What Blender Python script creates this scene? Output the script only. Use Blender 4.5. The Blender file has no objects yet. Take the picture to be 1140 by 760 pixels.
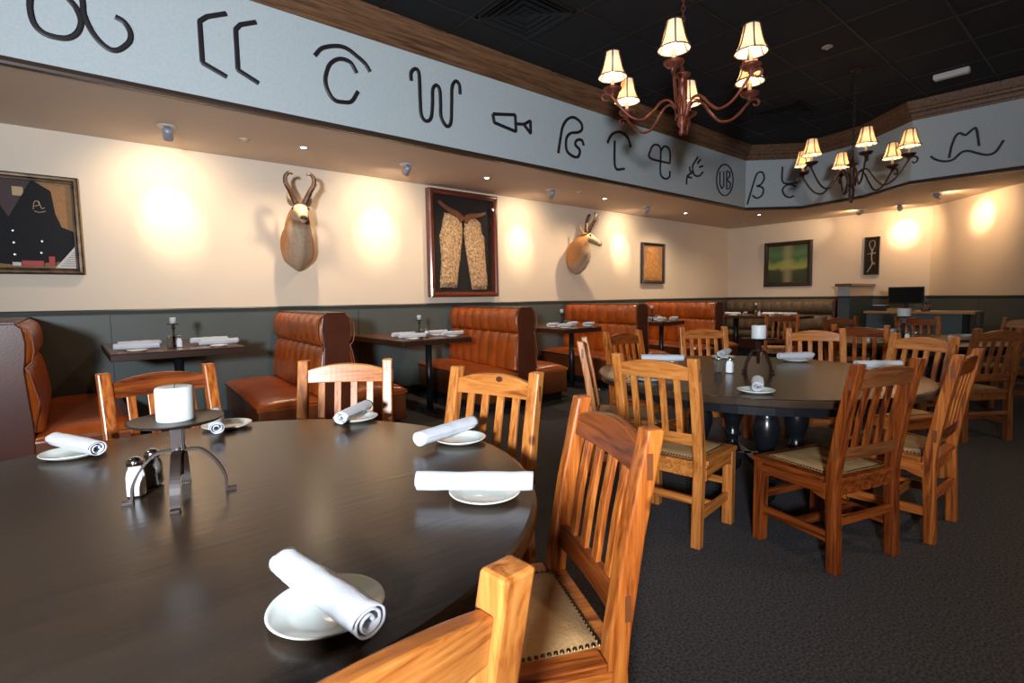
import bpy, bmesh, math, random
from mathutils import Vector, Matrix, noise
PI=math.pi; sc=bpy.context.scene; COL=sc.collection
random.seed(7)
# ------------------------------------------------------------------ materials
def nt(name):
    m=bpy.data.materials.new(name); m.use_nodes=True
    n=m.node_tree.nodes; l=m.node_tree.links; b=n['Principled BSDF']
    return m,n,l,b
def mat(name,col,rough=.5,metal=0,noise_amt=0,nscale=20,bump=0,bscale=60,coat=0,spec=.5,stretch=(1,1,1),col2=None,sheen=0,detail=4):
    m,n,l,b=nt(name)
    b.inputs['Base Color'].default_value=(*col,1); b.inputs['Roughness'].default_value=rough; b.inputs['Metallic'].default_value=metal
    b.inputs['Specular IOR Level'].default_value=spec; b.inputs['Coat Weight'].default_value=coat; b.inputs['Coat Roughness'].default_value=.15
    b.inputs['Sheen Weight'].default_value=sheen
    if noise_amt or col2 or bump:
        tc=n.new('ShaderNodeTexCoord'); mp=n.new('ShaderNodeMapping'); mp.inputs['Scale'].default_value=stretch
        l.new(tc.outputs['Object'],mp.inputs['Vector'])
    if noise_amt or col2:
        t=n.new('ShaderNodeTexNoise'); t.inputs['Scale'].default_value=nscale; t.inputs['Detail'].default_value=detail
        l.new(mp.outputs['Vector'],t.inputs['Vector'])
        r=n.new('ShaderNodeValToRGB'); r.color_ramp.elements[0].position=.35; r.color_ramp.elements[1].position=.65
        c2=col2 or tuple(max(0,c*(1-noise_amt)) for c in col)
        r.color_ramp.elements[0].color=(*c2,1); r.color_ramp.elements[1].color=(*col,1)
        l.new(t.outputs['Fac'],r.inputs['Fac']); l.new(r.outputs['Color'],b.inputs['Base Color'])
    if bump:
        t=n.new('ShaderNodeTexNoise'); t.inputs['Scale'].default_value=bscale; t.inputs['Detail'].default_value=3
        l.new(mp.outputs['Vector'],t.inputs['Vector'])
        bp=n.new('ShaderNodeBump'); bp.inputs['Strength'].default_value=bump; bp.inputs['Distance'].default_value=.01
        l.new(t.outputs['Fac'],bp.inputs['Height']); l.new(bp.outputs['Normal'],b.inputs['Normal'])
    return m
def wood(name,c1,c2,c3,axis,rough=.33,gs=1.0,coat=.25,knots=True):
    """grain streaks run along the given local axis"""
    m,n,l,b=nt(name)
    tc=n.new('ShaderNodeTexCoord'); oi=n.new('ShaderNodeObjectInfo'); mp=n.new('ShaderNodeMapping')
    s=[26*gs]*3; s[axis]=1.7*gs; mp.inputs['Scale'].default_value=s
    sep=n.new('ShaderNodeVectorMath'); sep.operation='ADD'
    mul=n.new('ShaderNodeVectorMath'); mul.operation='SCALE'; mul.inputs[0].default_value=(3.1,5.7,4.3)
    l.new(oi.outputs['Random'],mul.inputs['Scale']); l.new(tc.outputs['Object'],sep.inputs[0]); l.new(mul.outputs[0],sep.inputs[1])
    l.new(sep.outputs[0],mp.inputs['Vector'])
    t=n.new('ShaderNodeTexNoise'); t.inputs['Scale'].default_value=1.6; t.inputs['Detail'].default_value=6; t.inputs['Roughness'].default_value=.6; t.inputs['Distortion'].default_value=.9
    l.new(mp.outputs[0],t.inputs['Vector'])
    r=n.new('ShaderNodeValToRGB'); e=r.color_ramp.elements
    e[0].position=.34; e[0].color=(*c3,1); e[1].position=.64; e[1].color=(*c1,1); q=e.new(.47); q.color=(*c2,1)
    l.new(t.outputs['Fac'],r.inputs['Fac'])
    # knots
    last=r.outputs['Color']
    if knots:
        v=n.new('ShaderNodeTexVoronoi'); v.inputs['Scale'].default_value=3.4
        l.new(sep.outputs[0],v.inputs['Vector'])
        rr=n.new('ShaderNodeValToRGB'); rr.color_ramp.elements[0].position=.05; rr.color_ramp.elements[0].color=(.28,.2,.16,1); rr.color_ramp.elements[1].position=.09; rr.color_ramp.elements[1].color=(1,1,1,1)
        l.new(v.outputs['Distance'],rr.inputs['Fac'])
        mx=n.new('ShaderNodeMix'); mx.data_type='RGBA'; mx.blend_type='MULTIPLY'; mx.inputs['Factor'].default_value=.9
        l.new(last,mx.inputs[6]); l.new(rr.outputs['Color'],mx.inputs[7]); last=mx.outputs[2]
    l.new(last,b.inputs['Base Color'])
    b.inputs['Roughness'].default_value=rough; b.inputs['Coat Weight'].default_value=coat; b.inputs['Coat Roughness'].default_value=.25
    bp=n.new('ShaderNodeBump'); bp.inputs['Strength'].default_value=.12; bp.inputs['Distance'].default_value=.004
    l.new(t.outputs['Fac'],bp.inputs['Height']); l.new(bp.outputs['Normal'],b.inputs['Normal'])
    return m
def emis(name,col,st):
    m,n,l,b=nt(name); b.inputs['Base Color'].default_value=(*col,1)
    b.inputs['Emission Color'].default_value=(*col,1); b.inputs['Emission Strength'].default_value=st
    return m
def glass(name,col=(1,1,1),rough=.02):
    m,n,l,b=nt(name); b.inputs['Base Color'].default_value=(*col,1); b.inputs['Roughness'].default_value=rough
    b.inputs['Transmission Weight'].default_value=1; b.inputs['IOR'].default_value=1.45
    return m
def pane(name):
    """picture glass: mostly clear, mirrors a little"""
    m,n,l,b=nt(name); n.remove(b); o=n['Material Output']
    tr=n.new('ShaderNodeBsdfTransparent'); g=n.new('ShaderNodeBsdfGlossy'); g.inputs['Roughness'].default_value=.03
    mx=n.new('ShaderNodeMixShader'); fr=n.new('ShaderNodeFresnel'); fr.inputs['IOR'].default_value=1.45
    ge=n.new('ShaderNodeNewGeometry'); sb=n.new('ShaderNodeMath'); sb.operation='SUBTRACT'; sb.use_clamp=True; l.new(fr.outputs[0],sb.inputs[0]); l.new(ge.outputs['Backfacing'],sb.inputs[1]); l.new(sb.outputs[0],mx.inputs[0]); l.new(tr.outputs[0],mx.inputs[1]); l.new(g.outputs[0],mx.inputs[2]); l.new(mx.outputs[0],o.inputs['Surface'])
    return m
M={}
def woodset(k,c1,c2,c3,**kw):
    for i,a in enumerate('xyz'): M[k+a]=wood('pine_%s_%s'%(k,a),c1,c2,c3,i,**kw)
woodset('gold',(.64,.245,.058),(.50,.160,.030),(.27,.070,.013))
woodset('amber',(.60,.19,.032),(.40,.095,.014),(.15,.030,.006))
woodset('red',(.31,.072,.011),(.18,.034,.005),(.06,.010,.002))
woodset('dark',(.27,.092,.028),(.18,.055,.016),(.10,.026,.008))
M['leather_seat']=mat('tan_seat_leather',(.60,.36,.16),.42,noise_amt=.25,nscale=9,bump=.25,bscale=110)
M['nail']=mat('antique_nail_brass',(.16,.11,.07),.32,metal=1)
M['tenon']=mat('tenon_end_grain',(.17,.05,.014),.45)
M['tabletop']=mat('black_brown_tabletop',(.046,.027,.016),.25,noise_amt=.25,nscale=2.2,bump=.04,bscale=7,stretch=(1,7,1),spec=.45)
M['ebony']=mat('black_turned_base',(.008,.009,.012),.25,spec=.6)
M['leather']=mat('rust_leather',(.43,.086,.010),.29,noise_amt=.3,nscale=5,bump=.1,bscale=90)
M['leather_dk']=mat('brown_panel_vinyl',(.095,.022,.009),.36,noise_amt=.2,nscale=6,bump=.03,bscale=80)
M['leather_box_shaded']=mat('shaded_seat_box_leather',(.17,.042,.012),.38,noise_amt=.2,nscale=6)  # rust booth leather with the shade of the seat fronts put into its colour
M['piping']=mat('booth_piping',(.24,.06,.02),.4)
M['kick']=mat('black_kick_base',(.006,.006,.007),.6)
M['booth_top']=wood('walnut_booth_table',(.17,.06,.024),(.12,.038,.015),(.07,.02,.008),0,rough=.24,gs=.8,coat=.35,knots=False)
M['booth_edge']=mat('dark_table_edge',(.035,.014,.008),.35)
M['blackmetal']=mat('black_powder_coat',(.01,.01,.012),.35)
M['iron']=mat('brown_wrought_iron',(.028,.014,.010),.45,metal=.25,noise_amt=.3,nscale=30)
M['copper']=mat('rust_red_iron',(.22,.058,.032),.42,metal=.45,noise_amt=.45,nscale=25,bump=.2,bscale=50)
M['iron_dk']=mat('dark_bronze_iron',(.05,.022,.015),.45,metal=.4,noise_amt=.4,nscale=25)
M['candle']=mat('white_wax',(.62,.63,.62),.5); M['candle'].node_tree.nodes['Principled BSDF'].inputs['Subsurface Weight'].default_value=.25
M['wick']=mat('wick',(.02,.02,.02),.9)
M['napkin']=mat('white_linen',(.62,.63,.68),.85,bump=.12,bscale=260,sheen=.2)
M['plate']=mat('white_glazed_china',(.72,.75,.70),.12,coat=.4)
M['glassj']=pane('shaker_glass')
M['salt']=mat('salt',(.85,.85,.87),.7)
M['pepper']=mat('pepper',(.13,.11,.09),.8,noise_amt=.6,nscale=300)
M['chrome']=mat('chrome_lid',(.75,.73,.70),.14,metal=1)
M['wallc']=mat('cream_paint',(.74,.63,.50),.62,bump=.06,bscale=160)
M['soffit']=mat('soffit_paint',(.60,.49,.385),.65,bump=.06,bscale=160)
M['wainscot']=mat('slate_green_paint',(.088,.105,.098),.45,noise_amt=.06,nscale=3)
M['rail']=mat('dark_green_rail',(.04,.05,.045),.4)
M['fascia']=mat('pale_blue_grey_paint',(.53,.575,.585),.75,noise_amt=.07,nscale=60,bump=.15,bscale=120)
M['brand']=mat('blackened_iron_lettering',(.018,.013,.016),.45)
M['crown']=wood('oak_crown',(.21,.105,.05),(.15,.068,.03),(.075,.032,.014),0,rough=.5,gs=.9,coat=.05,knots=False)
M['darktrim']=mat('dark_trim',(.05,.026,.017),.45)
M['tile']=mat('black_ceiling_tile',(.0045,.0055,.007),.85,noise_amt=.3,nscale=60,bump=.3,bscale=60)
M['tbar']=mat('black_grid_bar',(.016,.012,.009),.5,spec=.4)
M['carpet']=mat('charcoal_carpet',(.074,.070,.077),.95,noise_amt=.75,nscale=95,bump=1,bscale=130,detail=2)
M['shade']=None
M['frame_dk']=mat('dark_frame_wood',(.035,.02,.014),.35,noise_amt=.5,nscale=30)
M['frame_gold']=mat('worn_gold_frame',(.12,.065,.025),.4,metal=.3,noise_amt=.7,nscale=14)
M['frame_red']=mat('mahogany_frame',(.15,.03,.014),.25,coat=.5,noise_amt=.4,nscale=12,stretch=(8,8,1))
M['pane']=pane('picture_glass')
M['fleece']=mat('curly_sheep_fleece',(.68,.46,.26),.95,col2=(.26,.14,.06),nscale=34,bump=1,bscale=34)
M['yoke']=mat('tooled_brown_leather',(.24,.075,.03),.5,noise_amt=.4,nscale=30)
M['velvet']=mat('black_backing',(.008,.007,.007),.9)
M['burlap']=mat('tan_backing_cloth',(.42,.22,.10),.9,noise_amt=.2,nscale=60,bump=.3,bscale=200)
M['vest']=mat('black_wool_vest',(.013,.014,.018),.9,bump=.3,bscale=200)
M['lining']=mat('dark_red_lining',(.045,.012,.014),.6)
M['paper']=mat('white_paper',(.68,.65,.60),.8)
M['ink']=mat('grey_ink',(.16,.15,.15),.8)
M['labelcloth']=mat('cream_label',(.55,.40,.22),.8)
M['redreflection']=mat('red_reflection',(.45,.05,.05),.6)
M['greytag']=mat('grey_tag',(.12,.12,.12),.6)
M['tanvest']=mat('golden_tooled_leather',(.62,.30,.09),.6,col2=(.38,.15,.035),nscale=26,bump=.8,bscale=26)
M['horn']=mat('black_horn',(.05,.026,.016),.4,noise_amt=.4,nscale=30,bump=.4,bscale=50)
M['eye']=mat('glass_eye',(.005,.004,.004),.08)
M['blk']=mat('black_nose',(.012,.01,.01),.5)
M['plastic_blk']=mat('black_plastic',(.012,.012,.014),.4)
M['branch']=mat('weathered_branch',(.42,.36,.29),.7,noise_amt=.5,nscale=30)
M['screen']=mat('dark_screen',(.012,.014,.016),.18)
M['metalring']=mat('brushed_ring',(.55,.52,.48),.35,metal=.8)
M['gimbal']=mat('blue_grey_lamp_can',(.35,.37,.45),.4,metal=.3)
M['bulb']=emis('warm_bulb',(1,.78,.5),14)
M['lens']=emis('lit_lamp_lens',(1,.85,.62),40)
M['lens2']=emis('lit_gimbal_lens',(.9,.93,1),12)
M['whitefix']=mat('white_enamel',(.62,.58,.56),.5)
M['candlestick']=mat('cream_candle_sleeve',(.78,.62,.38),.5)
M['desktop']=wood('oak_desk_edge',(.50,.29,.12),(.40,.21,.08),(.27,.13,.05),1,rough=.3,knots=False)
M['deskfront']=mat('blue_green_panel',(.045,.075,.088),.45)
M['tufted']=mat('taupe_vinyl',(.16,.105,.062),.45,noise_amt=.2,nscale=14,bump=.15,bscale=90)
M['water']=pane('clear_bottle')
M['teal']=mat('teal_label',(.02,.30,.33),.5)
M['postgrey']=mat('grey_blue_post_paint',(.33,.35,.36),.6)
# fur colours by vertex attribute
m,n,l,b=nt('pronghorn_fur'); at=n.new('ShaderNodeVertexColor'); at.layer_name='coat'
t=n.new('ShaderNodeTexNoise'); t.inputs['Scale'].default_value=40; t.inputs['Detail'].default_value=5
mx=n.new('ShaderNodeMix'); mx.data_type='RGBA'; mx.blend_type='MULTIPLY'; mx.inputs['Factor'].default_value=.55
tc=n.new('ShaderNodeTexCoord'); mp=n.new('ShaderNodeMapping'); mp.inputs['Scale'].default_value=(2,2,.6)
l.new(tc.outputs['Object'],mp.inputs[0]); l.new(mp.outputs[0],t.inputs['Vector'])
r=n.new('ShaderNodeValToRGB'); r.color_ramp.elements[0].position=.3; r.color_ramp.elements[0].color=(.5,.45,.4,1); r.color_ramp.elements[1].position=.65
l.new(t.outputs['Fac'],r.inputs['Fac']); l.new(at.outputs['Color'],mx.inputs[6]); l.new(r.outputs['Color'],mx.inputs[7]); l.new(mx.outputs[2],b.inputs['Base Color'])
bp=n.new('ShaderNodeBump'); bp.inputs['Strength'].default_value=.5; bp.inputs['Distance'].default_value=.01; l.new(t.outputs['Fac'],bp.inputs['Height']); l.new(bp.outputs['Normal'],b.inputs['Normal'])
b.inputs['Roughness'].default_value=.85; M['fur']=m
# painting: green hills, with a window reflection painted in as a pale upright shaft
m,n,l,b=nt('green_landscape_canvas'); tc=n.new('ShaderNodeTexCoord'); sx=n.new('ShaderNodeSeparateXYZ'); l.new(tc.outputs['Object'],sx.inputs[0])
t=n.new('ShaderNodeTexNoise'); t.inputs['Scale'].default_value=3.2; t.inputs['Detail'].default_value=6; l.new(tc.outputs['Object'],t.inputs['Vector'])
ad=n.new('ShaderNodeMath'); ad.operation='MULTIPLY_ADD'; ad.inputs[1].default_value=.35; l.new(t.outputs['Fac'],ad.inputs[0]); l.new(sx.outputs['Z'],ad.inputs[2])
r=n.new('ShaderNodeValToRGB'); e=r.color_ramp.elements; e[0].position=.2; e[0].color=(.02,.03,.015,1); e[1].position=.98; e[1].color=(.05,.10,.045,1)
for p,c in ((.42,(.04,.055,.02,1)),(.5,(.34,.36,.08,1)),(.6,(.22,.29,.08,1)),(.66,(.06,.15,.05,1)),(.8,(.10,.20,.09,1))): q=e.new(p); q.color=c
l.new(ad.outputs[0],r.inputs['Fac'])
ab=n.new('ShaderNodeMath'); ab.operation='ABSOLUTE'; l.new(sx.outputs['X'],ab.inputs[0])
r2=n.new('ShaderNodeValToRGB'); r2.color_ramp.interpolation='EASE'; r2.color_ramp.elements[0].position=.0; r2.color_ramp.elements[0].color=(.55,.55,.55,1); r2.color_ramp.elements[1].position=.15; r2.color_ramp.elements[1].color=(0,0,0,1)
l.new(ab.outputs[0],r2.inputs['Fac'])
mx=n.new('ShaderNodeMix'); mx.data_type='RGBA'; l.new(r2.outputs['Color'],mx.inputs['Factor']); l.new(r.outputs['Color'],mx.inputs[6]); mx.inputs[7].default_value=(.42,.36,.18,1)
l.new(mx.outputs[2],b.inputs['Base Color']); b.inputs['Roughness'].default_value=.5; M['canvas']=m
# lamp shade fabric
m,n,l,b=nt('cream_lamp_shade'); n.remove(b); o=n['Material Output']
d=n.new('ShaderNodeBsdfDiffuse'); d.inputs[0].default_value=(.92,.82,.66,1); tr=n.new('ShaderNodeBsdfTranslucent'); tr.inputs[0].default_value=(.80,.50,.25,1)
mx=n.new('ShaderNodeMixShader'); mx.inputs[0].default_value=.26; l.new(d.outputs[0],mx.inputs[1]); l.new(tr.outputs[0],mx.inputs[2]); l.new(mx.outputs[0],o.inputs['Surface']); M['shade']=m
M['shade_trim']=mat('dark_shade_trim',(.06,.035,.02),.8)
# ------------------------------------------------------------------ mesh helpers
def link(name,bm,mt,parent=None,smooth=False,loc=None,rot=None,bevel=0,subd=0):
    me=bpy.data.meshes.new(name); bmesh.ops.recalc_face_normals(bm,faces=bm.faces[:]); bm.to_mesh(me); bm.free()
    if mt: me.materials.append(mt)
    if smooth:
        for p in me.polygons: p.use_smooth=True
    o=bpy.data.objects.new(name,me); COL.objects.link(o)
    if parent: o.parent=parent
    if loc: o.location=loc
    if rot: o.rotation_euler=rot
    if bevel:
        md=o.modifiers.new('b','BEVEL'); md.width=bevel; md.segments=2; md.limit_method='ANGLE'; md.angle_limit=.7
    if subd:
        md=o.modifiers.new('s','SUBSURF'); md.levels=subd; md.render_levels=subd
    return o
def tag(o,label,cat,group=None):
    o['label']=label; o['category']=cat
    if group: o['group']=group
    return o
def thing(name,label,cat,loc=(0,0,0),rz=0,group=None):
    o=bpy.data.objects.new(name,None); COL.objects.link(o); o.location=loc; o.rotation_euler=(0,0,rz); o.empty_display_size=.1
    return tag(o,label,cat,group)
def struct(o): o['kind']='structure'; return o
def dup(root,loc,rz,label,group=None,swap=None):
    r=root.copy(); COL.objects.link(r); r.location=loc; r.rotation_euler=(0,0,rz); r['label']=label
    if group: r['group']=group
    for ch in root.children:
        c=ch.copy(); COL.objects.link(c); c.parent=r
        for g in ch.children:
            d=g.copy(); COL.objects.link(d); d.parent=c
    return r
def box(bm,x0,x1,y0,y1,z0,z1,mtx=None):
    vs=[bm.verts.new(Vector(p)) for p in ((x0,y0,z0),(x1,y0,z0),(x1,y1,z0),(x0,y1,z0),(x0,y0,z1),(x1,y0,z1),(x1,y1,z1),(x0,y1,z1))]
    for f in ((3,2,1,0),(4,5,6,7),(0,1,5,4),(1,2,6,5),(2,3,7,6),(3,0,4,7)): bm.faces.new([vs[i] for i in f])
    if mtx: bmesh.ops.transform(bm,matrix=mtx,verts=vs)
    return vs
def prism(bm,pts,a,b,axis='y'):
    """closed 2D outline swept between a and b along an axis"""
    def P(p,t): return {'y':(p[0],t,p[1]),'x':(t,p[0],p[1]),'z':(p[0],p[1],t)}[axis]
    A=[bm.verts.new(P(p,a)) for p in pts]; B=[bm.verts.new(P(p,b)) for p in pts]; n=len(pts)
    for i in range(n): bm.faces.new((A[i],A[(i+1)%n],B[(i+1)%n],B[i]))
    bm.faces.new(A[::-1]); bm.faces.new(B)
    return A+B
def sweep(bm,pts,prof,cap=True,up=Vector((0,0,1))):
    """prof: list of 2D (side,up) offsets carried along pts"""
    pts=[Vector(p) for p in pts]; rings=[]
    n=len(pts); side=None
    for i,p in enumerate(pts):
        t=(pts[min(i+1,n-1)]-pts[max(i-1,0)]).normalized()
        if side is None:
            s=t.cross(up)
            if s.length<.05: s=t.cross(Vector((1,0,0)))
            s.normalize()
        else:
            s=(side-t*side.dot(t)).normalized()
        side=s; u=s.cross(t).normalized()
        k=prof(i/(n-1)) if callable(prof) else prof
        rings.append([bm.verts.new(p+s*a+u*b) for a,b in k])
    m=len(rings[0])
    for a,b in zip(rings,rings[1:]):
        for j in range(m): bm.faces.new((a[j],a[(j+1)%m],b[(j+1)%m],b[j]))
    if cap: bm.faces.new(rings[0][::-1]); bm.faces.new(rings[-1])
def circ(r,n=10): return [(r*math.cos(2*PI*i/n),r*math.sin(2*PI*i/n)) for i in range(n)]
def tube(bm,pts,r,n=8): sweep(bm,pts,(lambda t:circ(r(t),n)) if callable(r) else circ(r,n))
def lathe(bm,prof,n=32,c=(0,0,0),closed=False):
    rings=[]
    for r,z in prof:
        if r<1e-6: rings.append([bm.verts.new((c[0],c[1],c[2]+z))])
        else: rings.append([bm.verts.new((c[0]+r*math.cos(2*PI*i/n),c[1]+r*math.sin(2*PI*i/n),c[2]+z)) for i in range(n)])
    for a,b in zip(rings,rings[1:]):
        for i in range(n):
            j=(i+1)%n
            if len(a)==1 and len(b)>1: bm.faces.new((a[0],b[j],b[i]))
            elif len(b)==1 and len(a)>1: bm.faces.new((a[i],a[j],b[0]))
            elif len(a)>1: bm.faces.new((a[i],a[j],b[j],b[i]))
    return rings
def catmull(pts,k=6):
    P=[Vector(p) for p in pts]; out=[]
    closed=(P[0]-P[-1]).length<1e-4
    for i in range(len(P)-1):
        p0=P[i-1] if i>0 else (P[-2] if closed else P[0]*2-P[1]); p1=P[i]; p2=P[i+1]
        p3=P[i+2] if i+2<len(P) else (P[1] if closed else P[-1]*2-P[-2])
        for j in range(k):
            t=j/k; out.append(.5*((2*p1)+(-p0+p2)*t+(2*p0-5*p1+4*p2-p3)*t*t+(-p0+3*p1-3*p2+p3)*t**3))
    out.append(P[-1]); return out
def NB(): return bmesh.new()
# ------------------------------------------------------------------ the room
ZS=2.749; ZC=3.85; ZR=1.182; WY=6.2; WX=11.78
dg=Vector((-1.409,-1.3)).normalized()
CR=(WX,2.455); DE=(5.65,-3.2); XB=-3.2; YB=-3.2
def mitre(bm,poly,prof,cap=True):
    """sweep a closed (offset,z) profile along a level polyline with mitred corners; offset is to the right of travel"""
    P=[Vector(p) for p in poly]; n=len(P); rings=[]
    for i in range(n):
        def nr(a,b): d=(b-a).normalized(); return Vector((d.y,-d.x))
        if i==0: m=nr(P[0],P[1]); 
        elif i==n-1: m=nr(P[-2],P[-1])
        else:
            a=nr(P[i-1],P[i]); b=nr(P[i],P[i+1]); m=(a+b).normalized(); m=m/max(.3,m.dot(a))
        rings.append([bm.verts.new((P[i].x+m.x*o,P[i].y+m.y*o,z)) for o,z in prof])
    k=len(prof)
    for a,b in zip(rings,rings[1:]):
        for j in range(k): bm.faces.new((a[j],a[(j+1)%k],b[(j+1)%k],b[j]))
    if cap: bm.faces.new(rings[0][::-1]); bm.faces.new(rings[-1])
poly=[(XB,WY),(WX,WY),CR,DE,(XB,YB)]
bm=NB(); prism(bm,[(p[0],p[1]) for p in poly],-.1,0,'z'); struct(link('floor',bm,M['carpet']))
bm=NB(); prism(bm,[(p[0],p[1]) for p in poly],ZC,ZC+.1,'z'); struct(link('ceiling',bm,M['tile']))
bm=NB()
for k in range(-9,10):
    y=4.16-.72*3+.72*k
    if YB<y<4.6: box(bm,XB,min(11.2,WX-.05 if y>2.5 else DE[0]+(y-YB)*1.084-.05),y-.012,y+.012,ZC-.006,ZC)
for k in range(-9,12):
    x=3.04+.72*k
    if XB<x<10.1: box(bm,x-.012,x+.012,(YB if x<DE[0] else YB+(x-DE[0])/1.084)+.05,4.6,ZC-.007,ZC)
struct(link('trim_1',bm,M['tbar']))
def wall(name,a,b,mt):
    bm=NB(); a=Vector(a); b=Vector(b); mitre(bm,[a,b],[(0,0),(0,ZC),(-.12,ZC),(-.12,0)]); return struct(link(name,bm,mt))
wall('wall_left',(XB,WY),(WX,WY),M['wallc']); wall('wall_far',(WX,WY),CR,M['wallc']); wall('wall_diagonal',CR,DE,M['wallc'])
wall('wall_right',DE,(XB,YB),M['wallc']); wall('wall_back',(XB,YB),(XB,WY),M['wallc'])
# wainscot: boards with narrow seams, capped by a rail
def wains(name,a,b,seams):
    bm=NB(); a=Vector(a); b=Vector(b); d=(b-a).normalized(); L=(b-a).length; s=[0]+seams+[L]
    for u,v in zip(s,s[1:]):
        mitre(bm,[a+d*(u+.004),a+d*(v-.004)],[(0.0,.1),(0.0,1.14),(.018,1.14),(.018,.1)])
    return struct(link(name,bm,M['wainscot']))
wains('trim_2',(XB,WY),(WX,WY),[1.1,3.5,5.93,8.4,10.8,13.2]); wains('trim_3',(WX,WY),CR,[1.2,2.4])
wains('trim_4',CR,DE,[1.22,2.44,3.66,4.88,6.1]); wains('trim_5',DE,(XB,YB),[2.4,4.8,7.2])
bm=NB(); mitre(bm,[(XB,WY),(WX,WY),CR,DE,(XB,YB)],[(0,.1),(0,1.136),(.010,1.136),(.010,.1)]); struct(link('trim_9',bm,M['rail']))
bm=NB(); mitre(bm,[(XB,WY),(WX,WY),CR,DE,(XB,YB)],[(0,1.135),(0,ZR),(.022,ZR),(.03,ZR-.012),(.024,1.135)]); struct(link('trim_6',bm,M['rail']))
bm=NB(); mitre(bm,[(XB,WY),(WX,WY),CR,DE,(XB,YB)],[(0,0),(0,.1),(.018,.1),(.022,0)]); struct(link('baseboard_left',bm,M['kick']))
F=[(XB,4.672),(9.412,4.672),(10.099,3.973),(9.811,2.934),(9.149,2.182),(9.272,.14)]
bm=NB(); mitre(bm,F,[(0,ZS+.02),(0,ZC),(-.1,ZC),(-.1,ZS+.02)]); struct(link('wall_fascia',bm,M['fascia']))
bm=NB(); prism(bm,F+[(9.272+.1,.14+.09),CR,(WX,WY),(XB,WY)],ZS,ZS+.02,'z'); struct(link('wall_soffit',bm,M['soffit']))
bm=NB(); mitre(bm,F,[(-.03,ZS-.006),(.02,ZS-.006),(.026,ZS+.01),(.02,ZS+.04),(0,ZS+.045),(-.03,ZS+.045)]); struct(link('trim_7',bm,M['darktrim']))
cz=3.612
bm=NB(); mitre(bm,F,[(0,cz),(.018,cz),(.022,cz+.03),(.035,cz+.038),(.042,cz+.08),(.075,cz+.10),(.082,cz+.125),(.10,cz+.135),(.122,cz+.19),(.128,cz+.238),(0,cz+.238)]); struct(link('trim_8',bm,M['crown']))
# partition by the host desk
t=thing('low_partition','low stub wall with wooden cap between brown banquette and host desk','partition',(0,0,0))
bm=NB(); box(bm,10.52,WX-.035,3.31,3.49,0,1.17); link('lower_wall',bm,M['deskfront'],t,bevel=.004)
bm=NB(); box(bm,10.52,WX-.003,3.31,3.49,1.19,1.36); o=link('upper_wall',bm,M['wallc'],t); 
bm=NB(); box(bm,10.5,10.519,3.305,3.495,1.172,1.36); link('end_post',bm,M['postgrey'],t,bevel=.002)
bm=NB(); box(bm,10.47,WX-.003,3.27,3.53,1.361,1.408); link('cap',bm,M['booth_top'],t,bevel=.005)
bm=NB(); box(bm,10.50,WX-.035,3.295,3.505,1.171,1.189); link('rail',bm,M['rail'],t)
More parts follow.
